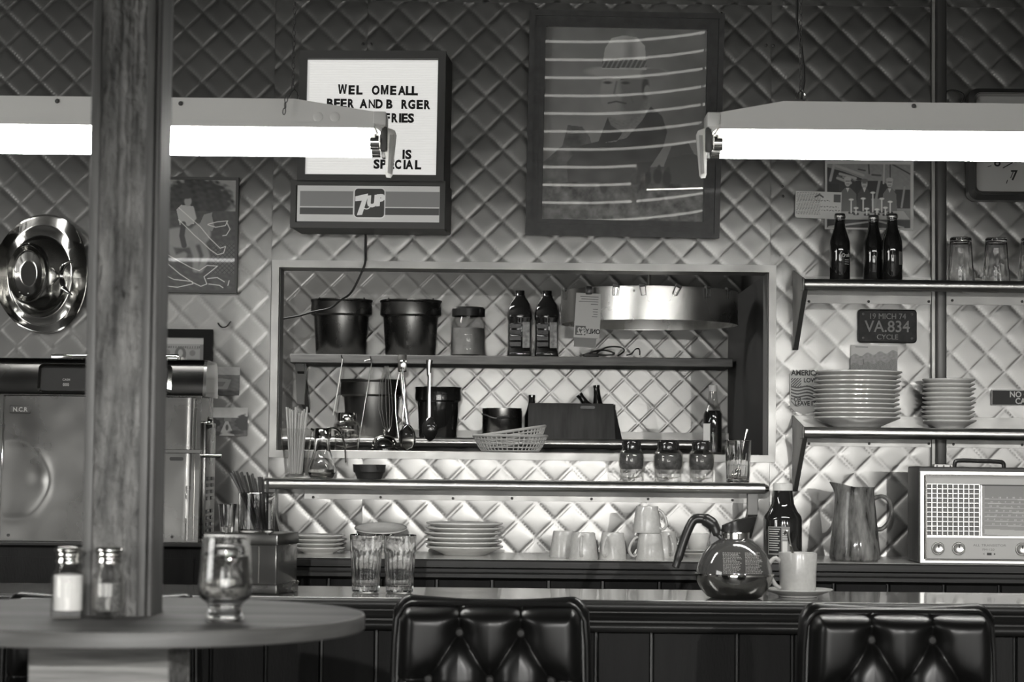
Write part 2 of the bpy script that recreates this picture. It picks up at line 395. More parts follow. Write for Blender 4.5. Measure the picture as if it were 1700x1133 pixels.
# quilted steel sheets
PITCHQ = 59.5 * SW
def quilt(parent, x0, x1, z0, z1, Y, node, p=PITCHQ, A=.0010, n=14., A2=.0005, wave=.0004, seed=1, N=16, rag=.0):
    g = p / N
    i0 = math.floor((x0 - node[0]) / g); i1 = math.ceil((x1 - node[0]) / g); j0 = math.floor((z0 - node[1]) / g); j1 = math.ceil((z1 - node[1]) / g)
    I = np.arange(i0, i1 + 1); J = np.arange(j0, j1 + 1)
    xs = np.clip(node[0] + I * g, x0, x1); zs = np.clip(node[1] + J * g, z0, z1)
    Xg, Zg = np.meshgrid(xs, zs); u = (Xg - node[0] + Zg - node[1]) / p; v = (Xg - node[0] - Zg + node[1]) / p
    fu = u - np.floor(u); fv = v - np.floor(v)
    r = np.random.default_rng(seed)
    amp = r.uniform(.75, 1.15, (400, 400)); iu = (np.floor(u).astype(int) + 200) % 400; iv = (np.floor(v).astype(int) + 200) % 400
    pil = (1 - np.abs(2 * fu - 1) ** n) * (1 - np.abs(2 * fv - 1) ** n)
    h = (A * pil + A2 * (1 - np.abs(2 * fu - 1) ** 2) * (1 - np.abs(2 * fv - 1) ** 2)) * amp[iu, iv]
    # buckled sheet: each pillow is dented a little differently
    cx = r.uniform(-.25, .25, (400, 400))[iu, iv]; dd = r.uniform(-.6, 1., (400, 400))[iu, iv]
    h += -wave * dd * pil * np.exp(-(((fu - fv) * 1.0 + cx) ** 2 * 6 + ((fu + fv - 1) ** 2) * 3))
    w = np.zeros_like(h)
    for _ in range(5):
        a, b = r.uniform(6, 26, 2); w += np.sin(Xg * a + r.uniform(0, 6)) * np.sin(Zg * b + r.uniform(0, 6))
    h += wave * .5 * w
    nx, nz = len(xs), len(zs)
    vs = np.stack([Xg, Y - h, Zg], -1).reshape(-1, 3)
    idx = np.arange(nx * nz).reshape(nz, nx)
    a = idx[:-1, :-1]; b = idx[:-1, 1:]; c = idx[1:, 1:]; d = idx[1:, :-1]
    II, JJ = np.meshgrid(I[:-1], J[:-1]); anti = ((II + JJ + 1) % N == 0)
    t1 = np.where(anti[..., None], np.stack([a, b, d], -1), np.stack([a, b, c], -1)); t2 = np.where(anti[..., None], np.stack([b, c, d], -1), np.stack([a, c, d], -1))
    tri = np.concatenate([t1.reshape(-1, 3), t2.reshape(-1, 3)])
    me = bpy.data.meshes.new('quilted_panel'); me.vertices.add(len(vs)); me.vertices.foreach_set('co', vs.ravel())
    me.loops.add(tri.size); me.loops.foreach_set('vertex_index', tri.ravel().astype(np.int32))
    me.polygons.add(len(tri)); me.polygons.foreach_set('loop_start', np.arange(0, tri.size, 3, dtype=np.int32))
    me.polygons.foreach_set('use_smooth', [True] * len(tri)); me.update(calc_edges=True); me.materials.append(m_steel)
    return link('quilted_panel', me, parent)
wall = struct('wall_back')
OX0, OX1 = X(463, 600, YW), X(1274, 600, YW); OZ0, OZ1 = Z(865, 755, YW), Z(865, 444, YW)   # pass-through opening
YB = YW + .012
mb = MB().box(-4.2, OX0, YB, YB + .1, 0, CEIL).box(OX1, 4.2, YB, YB + .1, 0, CEIL).box(OX0, OX1, YB, YB + .1, 0, OZ0).box(OX0, OX1, YB, YB + .1, OZ1, CEIL)
mb.build('wall_body', m_grey, wall)
def nd(px, py): q = P(px, py, YW); return (q.x, q.z)
ZT = Z(850, 5, YW); ZLOW = .8; eps = .0012
xa, xb, xc = X(448, 600, YW), X(1279, 300, YW), X(1556, 400, YW)
xs1, xs2 = X(610, 30, YW), X(601, 850, YW)
XL, XR = X(-60, 500, YW), X(1790, 500, YW)
quilt(wall, XL, X(262, 300, YW) , ZLOW, ZT, YW, nd(40, 49), wave=.0003, seed=2, A2=0.0004)
quilt(wall, X(262, 300, YW) + eps, xa, ZLOW, ZT, YW, nd(308, 50), wave=.0004, seed=3, A2=0.0005)
quilt(wall, xa + eps, xs1, OZ1, ZT, YW, nd(560, 74), wave=.0005, seed=4, A2=0.0006)
quilt(wall, xs1 + eps, xb, OZ1, ZT, YW, nd(660, 71), wave=.0006, seed=5, A2=0.0006)
quilt(wall, xa + eps, xs2, ZLOW, OZ0, YW, nd(520, 862), seed=6, A2=.0012)
quilt(wall, xs2 + eps, xb, ZLOW, OZ0, YW, nd(681, 862), seed=7, A2=.0012)
quilt(wall, xb + eps, xc, ZLOW, ZT, YW, nd(1304, 75), wave=.0008, seed=8, A2=0.0011)
quilt(wall, xc + eps, XR, ZLOW, ZT, YW, nd(1610, 87), wave=.0006, seed=9, A2=0.0010)
for (a, b, k) in ((XL, xs1, 0), (xs1 + eps, xb, 1), (xb + eps, xc, 2), (xc + eps, XR, 3)):
    quilt(wall, a, b, ZT + .002, ZT + .16, YW - .001, nd(40 + 30 * k, 19), wave=.0012, seed=20 + k)
for px, py in ((603, 73), (616, 73), (1272, 75), (1284, 76), (1299, 310), (1300, 326), (520, 765), (615, 440)):
    link('rivet', SCREW, wall, P(px, py, YW - .006))
# trim round the opening
tr = struct('trim_1')
y0, y1 = YW - .018, YW + .16
wpx = 12 * SW
def tri_frame(x0, x1, z0, z1, w, y0, y1, mat, parent, name):
    """four mitred bars round a rectangle (outer x0..z1, width w)"""
    for P4 in ([(x0, z1), (x0 + w, z1 - w), (x1 - w, z1 - w), (x1, z1)], [(x0, z0), (x1, z0), (x1 - w, z0 + w), (x0 + w, z0 + w)],
               [(x0, z0), (x0 + w, z0 + w), (x0 + w, z1 - w), (x0, z1)], [(x1, z0), (x1, z1), (x1 - w, z1 - w), (x1 - w, z0 + w)]):
        MB().prism(P4, y0, y1).build(name, mat, parent, smooth=False)
tri_frame(X(450, 600, YW), X(1287, 600, YW), Z(865, 764, YW), Z(865, 437, YW), wpx, y0, YW + .11, m_trim, tr, 'trim_bar')
# kitchen
kz = struct('wall_kitchen')
quilt(kz, X(380, 600, YK), X(1230, 600, YK), .7, 2.2, YK, (X(1012, 653, YK), Z(1012, 653, YK)), p=.1075, A=-.0016, n=14., A2=.0004, wave=.0004, seed=11, N=20)
MB().box(-3.4, 2.2, YK + .02, YK + .1, 0, CEIL).build('wall_body', m_grey, kz)
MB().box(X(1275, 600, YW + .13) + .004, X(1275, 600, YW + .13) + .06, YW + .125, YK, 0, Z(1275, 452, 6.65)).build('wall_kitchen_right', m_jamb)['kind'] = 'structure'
MB().box(-3.4, 2.2, YW + .12, YK + .02, 2.55, 2.6).build('ceiling_kitchen', m_ceil)['kind'] = 'structure'
# conduit channel on the wall
cz = thing('wall_post', 'dark steel channel running down the quilted wall between the two right-hand panels', 'post', (X(1556, 400, YW), YW - .006, ZLOW))
h = CEIL - ZLOW - .01
MB().rbox(-.021, -.008, -.012, .0, 0, h, .002, 1).build('flange', m_trim, cz)
MB().rbox(-.008, .021, -.034, .0, 0, h, .006, 2).build('channel', m_conduit, cz)

# ================================================================== back counter
YC = 6.02                                    # its front edge
ZC = Z(1000, 929, 6.12)
bc = thing('back_counter', 'long dark wooden back counter with a stepped edge under the quilted wall', 'counter', (0, YC, ZC))
s = YC / F
prof = [(0.47, 0), (.004, 0), (0, -3 * s), (0, -13 * s), (.012, -16 * s), (.012, -21 * s), (.006, -24 * s), (.006, -30 * s), (.03, -34 * s), (.47, -34 * s)]
MB().prismx(prof, -2.3, 2.3).build('worktop', m_darkwood, bc, smooth=False)
MB().box(-2.3, 2.3, .006, .465, -.001, .0004).build('worktop_sheet', m_pale_top, bc, smooth=False)
edges = [330, 440, 545, 633, 725, 817, 911, 1001, 1095, 1185, 1285, 1385, 1475, 1568, 1660, 1760]
for a, b in zip(edges, edges[1:]):
    xa_, xb_ = X(a, 970, YC + .03), X(b, 970, YC + .03)
    MB().rbox(xa_ + .0035, xb_ - .0035, .034, .05, -.84, -34 * s, .003, 1).build('panel_board', m_plank, bc)
MB().box(-2.3, 2.3, .052, .47, -.86, -35 * s).build('cabinet_body', m_black, bc)
# ================================================================== the bar in front
YR = 4.9
ZR = Z(850, 995, YR)
bar = thing('bar_counter', 'dark bar with a glossy top and plank front running across the room', 'counter', (0, YR, ZR))
s = YR / F
MB().rbox(-2.4, 2.4, .0, .41, -.03, 0, .003, 1).build('bar_top', m_counter, bar)
mo = [(.0, -.001), (-.012, -4 * s), (-.016, -10 * s), (-.012, -16 * s), (-.004, -19 * s), (-.004, -21 * s), (-.014, -23 * s), (-.018, -27 * s), (-.014, -31 * s), (-.002, -34 * s), (-.002, -37 * s), (-.01, -40 * s), (-.012, -46 * s), (-.004, -53 * s), (.03, -54 * s), (.03, -.031), (0, -.031)]
MB().prismx(mo, -2.4, 2.4).build('edge_moulding', m_darkwood, bar, angle=60)
e2 = [-70, 20, 110, 200, 300, 350, 441, 533, 624, 716, 808, 900, 990, 1082, 1224, 1316, 1408, 1500, 1592, 1686, 1780]
for a, b in zip(e2, e2[1:]):
    xa_, xb_ = X(a, 1090, YR + .03), X(b, 1090, YR + .03)
    MB().rbox(xa_ + .003, xb_ - .003, .032, .05, -ZR + .01, -54 * s, .003, 1).build('front_plank', m_plank, bar)
MB().box(-2.4, 2.4, .05, .07, -ZR + .01, -.031).build('front_backing', m_black, bar)

# ================================================================== shelves of folded steel with a rolled nose
def steel_shelf(name, label, x0, x1, ztop, Yf, r, back_h, strip, screws, bracket=None, ball=False):
    """ztop: height of the shelf top; Yf: depth of the nose's front; strip=(z top, z bottom)"""
    t = thing(name, label, 'shelf', ((x0 + x1) / 2, YW, ztop)); hw = (x1 - x0) / 2; d = Yf - YW
    yw = -.008
    MB().box(-hw, hw, d + r, yw, -.003, 0).build('shelf_plate', m_tube, t)
    MB().tube([(-hw, d + r, -r), (hw, d + r, -r)], r, 20).build('rolled_edge', m_tube, t)
    if ball: MB().lathe([(0, -r * .9), (r * .6, -r * .75), (r, 0), (r * .6, r * .75), (0, r * .9)], 18).xf(Matrix.Rotation(PI / 2, 4, 'Y')).build('end_cap', m_chrome, t, (hw, d + r, -r))
    if back_h: MB().box(-hw, hw, yw - .003, yw, 0, back_h).build('back_lip', m_trim, t)
    for (a, b) in strip[2]:
        MB().box(a - (x0 + x1) / 2, b - (x0 + x1) / 2, yw - .003, yw, strip[1] - ztop, strip[0] - ztop).build('fixing_strip', m_trim, t)
    for (px, py) in screws:
        q = P(px, py, YW - .012); link('screw', SCREW, t, (q.x - (x0 + x1) / 2, yw - .003, q.z - ztop))
    return t
# right-hand shelves
rs_strips = [(X(1334, 495, YW), X(1553, 495, YW)), (X(1569, 495, YW), X(1790, 495, YW))]
x0, x1 = X(1334, 470, 6.3), X(1790, 470, 6.3)
r1 = 9.5 * 6.28 / F
ZS1 = Z(1450, 464, 6.27); ZS2 = Z(1450, 710, 6.27)
S1 = steel_shelf('steel_shelf', 'upper steel wall shelf holding dark bottles and upturned glasses', x0, x1, ZS1, 6.26, r1, 14 * SW,
                 (Z(1450, 485, YW), Z(1450, 505, YW), rs_strips), [(1343, 501), (1442, 501), (1542, 501), (1581, 499), (1697, 501)])
S2 = steel_shelf('steel_shelf', 'lower steel wall shelf holding two stacks of plates', x0, x1, ZS2, 6.26, r1, 20 * SW,
                 (Z(1450, 730, YW), Z(1450, 742, YW), rs_strips), [(1343, 737), (1443, 737), (1542, 737), (1583, 738), (1697, 739)])
for t, (zt, zb) in ((S1, (450, 582)), (S2, (690, 816))):
    # side bracket: a sloping plate from the nose back to the wall
    cx = t.location.x; zt_ = Z(1320, zt, YW) - t.location.z; zb_ = Z(1320, zb, YW) - t.location.z; d = 6.26 - YW
    xx = x0 - cx
    MB().prismx([(-.009, zt_), (-.009, zb_), (-.03, zb_), (d + .004, -.032), (d + .004, .0), (d + .02, .004)], xx - .006, xx - .003).build('bracket', m_trim, t, smooth=False)
    MB().prismx([(-.009, zb_), (-.034, zb_), (d + .0, -.034), (d + .008, -.032), (-.026, zb_ + .006), (-.009, zb_ + .006)], xx - .006, xx + .007).build('bracket_flange', m_conduit, t, smooth=False)
    MB().rbox(xx - .009, xx - .0005, d - .002, d + .05, -.036, .003, .004, 1).build('bracket_tip', m_trim, t)
# pass-through ledge
lx0, lx1 = X(441, 806, 6.28), X(1268, 808, 6.28)
ZL = Z(855, 799, 6.27)
r2 = 8.5 * 6.25 / F
L1 = steel_shelf('steel_ledge', 'long polished steel ledge with a rolled nose under the serving hatch', lx0, lx1, ZL, 6.24, r2, 0,
                 (Z(855, 816, YW), Z(855, 832, YW), [(X(506, 820, YW), X(1245, 820, YW))]), [(520, 826), (632, 826), (752, 828), (850, 828), (982, 829), (1076, 829), (1216, 831)], ball=True)
cx = (lx0 + lx1) / 2
for px, y2 in ((1248, 895), (450, 895)):
    xx = X(px, 850, 6.3) - cx; z2 = Z(px, y2, 6.4) - ZL
    MB().prismx([(-.225, -.02), (-.19, -.02), (-.19, z2 * .5), (-.03, z2), (-.06, z2), (-.225, z2 * .55)], xx - .014, xx + .014).build('bracket', m_conduit, L1, smooth=False)
# hatch sill
ZH = Z(860, 751, YW + .05)
sill = thing('hatch_sill', 'grey steel sill board along the bottom of the serving hatch', 'sill', (0, YW, ZH))
MB().rbox(OX0 + .008, OX1 - .008, .113, .34, -.02, 0, .003, 1).build('sill_board', m_trim, sill)
# kitchen shelves
ZK = Z(850, 592, 7.62)
ks = thing('wooden_shelf', 'bare wooden shelf across the kitchen wall seen through the hatch', 'shelf', (0, 7.6, ZK))
MB().rbox(X(481, 598, 7.6), X(1217, 600, 7.6), 0, .285, -15 * 7.6 / F, 0, .003, 1).build('shelf_board', m_shelfwood, ks)
bx = X(500, 640, 7.66)
MB().prismx([(.03, -.035), (.06, -.035), (.28, -.20), (.28, -.16), (.03, -.06)], bx - .012, bx + .012).build('bracket_strut', m_conduit, ks, smooth=False)
MB().prism([(bx - 10 * SK, -15 * 7.6 / F), (bx - 6 * SK, -82 * 7.7 / F), (bx + 5 * SK, -82 * 7.7 / F), (bx + 8 * SK, -15 * 7.6 / F)], .05, .08).build('bracket', m_conduit, ks, smooth=False)
for px, py in ((568, 594), (616, 596)):
    q = P(px, py, 7.6) - Vector((0, 7.6, ZK)); MB().tube([(q.x, 0, q.z), (q.x, -.025, q.z), (q.x, -.03, q.z + .008)], .0022, 6).build('nail', m_socket, ks)
YKC = 7.60
ZKC = Z(860, 729, 7.72)
kc = thing('kitchen_shelf', 'steel kitchen shelf with a rolled nose behind the serving hatch sill', 'shelf', (0, YKC, ZKC))
MB().box(X(380, 735, YKC), X(1217, 735, YKC), .01, YK - YKC - .02, -.004, 0).build('shelf_plate', m_tube, kc)
MB().tube([(X(380, 735, YKC), .012, -.016), (X(1215, 735, YKC), .012, -.016)], .017, 18).build('rolled_edge', m_tube, kc)
MB().box(X(380, 735, YK), X(1215, 735, YK), YK - YKC - .034, YK - YKC - .02, 0, .03).build('back_lip', m_trim, kc)
# ================================================================== fluorescent fixtures
YT = 5.0
def fixture(label, px_end, py_end, sgn, length, slope):
    """origin at the visible end, level of the housing's lower edge; +x runs along the lamp when sgn=1"""
    s = YT / F
    t = thing('strip_light', label, 'ceiling light', P(px_end, py_end, YT), 'hanging strip lights')
    def B(px): return sgn * px * s
    # housing: channel with a sloping end
    top = [(B(20), 0), (B(20), 21 * s), (B(slope), 41 * s), (sgn * length - B(slope), 41 * s), (sgn * length - B(20), 21 * s), (sgn * length - B(20), 0)]
    if sgn > 0: top = top[::-1]
    MB().prism([(x, z) for x, z in top], 0, .085).build('housing', m_housing, t, smooth=False)
    for e in (0, 1):
        o = 0 if e == 0 else sgn * length; g = sgn if e == 0 else -sgn
        def E(px): return o + g * px * s
        MB().rbox(min(E(-1), E(21)), max(E(-1), E(21)), -.003, .088, -4 * s, 21 * s, .003, 2).build('end_cap', m_housing, t)
        MB().prism([(E(2), -4 * s), (E(18), -4 * s), (E(8), -14 * s)][::(1 if g < 0 else -1)], .0, .085).build('end_gusset', m_housing, t, smooth=False)
        for k, (yy, zz) in enumerate(((.012, -29 * s), (.078, -35 * s))):
            so = MB().rbox(min(E(-3), E(9)), max(E(-3), E(9)), yy - .012, yy + .012, zz - 16 * s, zz + 25 * s, .004, 2).build('lamp_socket', m_socket, t)
        # white swivel plate hanging from the end
        q = MB().prism([(E(-3), -2 * s), (E(-14), -6 * s), (E(-17), -14 * s), (E(-11), -82 * s), (E(-8), -87 * s), (E(-1), -86 * s), (E(1), -80 * s), (E(1), -50 * s), (E(4), -30 * s), (E(4), -2 * s)][::(1 if g > 0 else -1)], .04, .046)
        q.build('end_plate', m_housing, t, smooth=False)
        MB().prism([(E(-6), -14 * s), (E(-12), -14 * s), (E(-8), -80 * s), (E(-3), -78 * s)][::(1 if g > 0 else -1)], .036, .04).build('end_plate_rib', m_trim, t, smooth=False)
    a, b = sorted((B(18), sgn * length - B(18)))
    MB().prismx([(-.02, -9 * s), (-.02, -1 * s), (.0, 0), (.085, 0), (.118, -8 * s), (.118, -43 * s), (.115, -43 * s), (.115, -9 * s)], a, b).build('reflector', m_housing, t, smooth=False)  # unseen back flange, lowered to block tube light from the wall above
    a, b = sorted((B(11), sgn * length - B(11)))
    for yy, zz in ((.012, -29 * s), (.078, -35 * s)):
        tb = MB().tube([(a + .02, yy, zz), (b - .02, yy, zz)], .019, 24).build('lamp_tube', m_tube_e, t)
        for xx, dx in ((a, .02), (b, -.02)):
            MB().tube([(xx, yy, zz), (xx + dx, yy, zz)], .0192, 20).build('lamp_ferrule', m_chrome, tb)
    return t
FR = fixture('white two-tube strip light hanging before the portrait and the clock', 1175, 207, 1, 1.25, 127)
FL = fixture('white two-tube strip light hanging before the letter board, behind the wooden post', 640, 206, -1, 1.25, 152)
for o, lst in ((FL, ((95, 168), (300, 172))), (FR, ((1517, 176),))):
    for px, py in lst:
        q = P(px, py, YT - .001) - o.location; sc = link('screw', SCREW, o, q); sc.scale = (1.3, 1.3, 1.3)
for px in (528, 556):
    q = P(px, 194, YT) - FL.location; MB().lathe([(0, 0), (.0115, 0), (.0115, .0012), (.0105, .0018), (0, .0016)], 24).xf(Matrix.Rotation(PI / 2, 4, 'X')).build('knockout', m_housing, FL, q)
# chains
def torus_path(w, h, n=14):
    return [(w * math.cos(2 * PI * i / n), 0, h * math.sin(2 * PI * i / n)) for i in range(n)]
LINK = MB().tube(torus_path(.0036, .0075), .0011, 6, closed=True).mesh('chain_link', m_socket)
def chain(label, p0, p1):
    t = thing('hanging_chain', label, 'chain', p1); d = p0 - p1; n = int(d.length / .0128)
    for i in range(n):
        o = link('chain_link', LINK, t, d * ((i + .5) / n)); o.rotation_euler = (0, math.atan2(d.x, d.z), PI / 2 * (i % 2) + .5)
    return t
yc = YT + .045
p1 = P(486, 150, yc); c1 = chain('thin dark chain holding up the strip light beside the letter board', Vector((p1.x + .004, yc, CEIL)), p1)
p1 = P(1329, 152, yc); c2 = chain('thin dark chain holding up the strip light over the right shelves', Vector((p1.x - .002, yc, CEIL)), p1)
c3 = chain('short loose end of chain dangling in front of the strip light', P(476, 160, YT - .02), P(471, 190, YT - .022))
def hook(px, py, label, cx):
    t = P(px, py, yc); q = [(-.012, 0, -.004), (-.004, 0, .012), (.002, 0, .016), (.008, 0, .008), (.010, 0, -.002), (.006, 0, -.012), (0, 0, -.018), (-.006, 0, -.014)]
    o = MB().tube(q, .0016, 6).build('wire_hook', m_chrome, None, t); tag(o, label, 'hook')
hook(488, 160, 'bright wire hook joining the chain to the strip light near the letter board', 0)
hook(1330, 160, 'bright wire hook joining the chain to the strip light over the right shelves', 0)
pts = [P(1325, 0, yc + .02), P(1323, 40, yc + .02), P(1330, 75, yc + .015), P(1334, 110, yc + .015), P(1335, 135, yc + .02), P(1330, 165, yc + .02)]
pts[0].z = CEIL
tag(MB().tube(pts, .003, 8).build('power_cord', m_rubber), 'dark cord running down beside the chain over the right shelves', 'cord')

# ================================================================== letter board sign
sg_s = YW / F
yaw = math.radians(-4.5)
c = P(620, 380, YW - .2)
SG = thing('letter_board_sign', 'dark-cased lit letter board with black letters above a striped logo panel', 'sign', (c.x, YW - .012, c.z), rot=(0, math.radians(.4), yaw))
ys = (YW - .19) / F            # scale on its face
def sx(px): return (px - 620) * ys
def sz(py): return (380 - py) * ys
d0, d1 = -.20, -.02
# case: upper box and wider lower box
def case(x0, x1, z0, z1, w, name):
    MB().rbox(x0, x1, d0 + .02, d1, z0, z1, .004, 1).build(name, m_signcase, SG)
    tri_frame(x0, x1, z0, z1, w, d0, d0 + .022, m_signcase, SG, 'case_edge')
case(sx(499), sx(745), sz(303), sz(82), 13 * ys, 'upper_case')
case(sx(489), sx(748), sz(380), sz(300), 9 * ys, 'lower_case')
# ridged board
nzr = 46
bw0, bw1, bz0, bz1 = sx(512), sx(736), sz(299), sz(97)
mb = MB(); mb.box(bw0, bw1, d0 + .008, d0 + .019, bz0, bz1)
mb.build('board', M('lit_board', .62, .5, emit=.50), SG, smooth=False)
bm_ = MB()
for k in range(nzr):
    z = bz0 + .008 + (bz1 - bz0 - .016) * k / (nzr - 1); bm_.box(bw0 + .007, bw1 - .007, d0 + .0062, d0 + .0085, z - .0009, z + .0009)
tag(bm_.build('board_ridges', MATS['lit_board'], SG, smooth=False), kind='stuff')
# letters, each a loose plastic letter
rows = [(153, 566, [('W', 572), ('E', 587), ('L', 600), ('O', 628), ('M', 643), ('E', 657), ('A', 672), ('L', 683), ('L', 693)]),
        (176, 0, [('B', 551), ('E', 563), ('E', 574), ('R', 586), ('A', 608), ('N', 622), ('D', 634), ('B', 651), ('R', 676), ('G', 689), ('E', 702), ('R', 714)]),
        (199, 0, [('E', 615), ('D', 629), ('F', 647), ('R', 660), ('I', 670), ('E', 677), ('S', 688)]),
        (260, 0, [('Y', 656), ('I', 677), ('S', 685)]),
        (277, 0, [('S', 632), ('P', 643), ('E', 656), ('C', 668), ('I', 679), ('A', 687), ('L', 701)])]
def me_w(me): xs = [v.co.x for v in me.vertices]; return max(xs) - min(xs)
for by, _, chars in rows:
    for ch, px in chars:
        me = text_mesh(ch, 24.0 * ys, .0012, .022 if ch in 'MWN' else .045)
        if ch in 'MW':                       # block letters with straight strokes
            hx, hz, w_ = 6.3 * ys, 16 * ys, 3. * ys
            if ch == 'M': pl_ = [(-hx, 0), (-hx + w_, 0), (-hx + w_, hz * .62), (-w_ * .42, 0), (w_ * .42, 0), (hx - w_, hz * .62), (hx - w_, 0), (hx, 0), (hx, hz), (hx - w_ * 1.15, hz), (0, hz * .38), (-hx + w_ * 1.15, hz), (-hx, hz)]
            else: hx *= 1.18; pl_ = [(-hx, hz), (-hx * .68, 0), (-hx * .30, 0), (0, hz * .62), (hx * .30, 0), (hx * .68, 0), (hx, hz), (hx - w_, hz), (hx * .46, hz * .30), (hx * .16, hz), (-hx * .16, hz), (-hx * .46, hz * .30), (-hx + w_, hz)]
            MB().prism(pl_, -.0012, .0012).build('letter', m_letter, SG, (sx(px), d0 + .0045, sz(by - (px - 620) * -.010 + 2)), smooth=False); continue
        if not me.materials: me.materials.append(m_letter)
        o = link('letter', me, SG, (sx(px), d0 + .0045, sz(by - (px - 620) * -.010 + 2))); o.scale = ({'W': 15.5, 'M': 13., 'I': 3.6, 'O': 13., 'A': 13., 'G': 12., 'D': 12.}.get(ch, 10.5) * ys / (me_w(me)), 1, .84)
# logo panel
def stripes(U, V):
    g = np.full(U.shape, .62)
    band = (U < 594) | (U > 648)
    inx = (U > 505) & (U < 738)
    g = np.where(inx & band & (V > 318) & (V < 343.5), .23, g); g = np.where(inx & band & (V > 345.5) & (V < 357), .075, g)
    return g
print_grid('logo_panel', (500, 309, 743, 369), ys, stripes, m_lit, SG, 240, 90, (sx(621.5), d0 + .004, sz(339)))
def rrect(x0, x1, z0, z1, r, n=6):
    out = []
    for cx_, cz_, a0 in ((x1 - r, z0 + r, -PI / 2), (x1 - r, z1 - r, 0), (x0 + r, z1 - r, PI / 2), (x0 + r, z0 + r, PI)):
        out += [(cx_ + r * math.cos(a0 + PI / 2 * k / n), cz_ + r * math.sin(a0 + PI / 2 * k / n)) for k in range(n + 1)]
    return out
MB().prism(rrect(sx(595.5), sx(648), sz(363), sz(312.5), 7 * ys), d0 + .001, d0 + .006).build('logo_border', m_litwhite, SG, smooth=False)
MB().prism(rrect(sx(596.8), sx(646.7), sz(361.7), sz(313.8), 6 * ys), d0 - .0002, d0 + .006).build('logo_badge', m_signcase, SG, smooth=False)
def lg(pts, m=m_litwhite, nm='logo_figure', y=d0 - .0012):
    MB().prism([(sx(a), sz(b)) for a, b in pts][::-1], y, d0 + .002).build(nm, m, SG, smooth=False)
lg([(598, 327), (619, 322), (619, 327), (610, 357.5), (601, 358.5), (609, 334), (598, 335)])
text('logo_letter', 'U', 24 * ys, m_litwhite, SG, (sx(626.5), d0 - .0012, sz(343)), .001, .075, 1.0, .15, -.10)
text('logo_letter', 'P', 24 * ys, m_litwhite, SG, (sx(639.5), d0 - .0012, sz(341)), .001, .075, 1.0, .15, -.10)
MB().tube([(sx(617 + 6.5 * math.cos(a)), d0 - .001, sz(341 - 7 * math.sin(a))) for a in np.linspace(PI * .55, PI * 1.95, 14)], .0016, 6).build('logo_arc', m_litwhite, SG)
# cord
pts = [P(607, 384, YW - .03), P(607, 415, YW - .02), P(606, 437, YW - .03), P(596, 462, YW - .03), P(582, 487, YW - .02), P(565, 499, YW + .02), P(548, 512, YW + .06), P(520, 518, YW + .1), P(495, 525, YW + .13), P(466, 530, YW + .14)]
def smooth_path(pts, n=6):
    pts = [Vector(p) for p in pts]; out = []
    for i in range(len(pts) - 1):
        a = pts[max(i - 1, 0)]; b = pts[i]; c_ = pts[i + 1]; d = pts[min(i + 2, len(pts) - 1)]
        for k in range(n):
            t = k / n; out.append(.5 * ((2 * b) + (c_ - a) * t + (2 * a - 5 * b + 4 * c_ - d) * t * t + (3 * b - a - 3 * c_ + d) * t ** 3))
    return out + [pts[-1]]
tag(MB().tube(smooth_path(pts), .0032, 8).build('sign_cord', m_rubber), 'dark power cord trailing from the letter board into the serving hatch', 'cord')

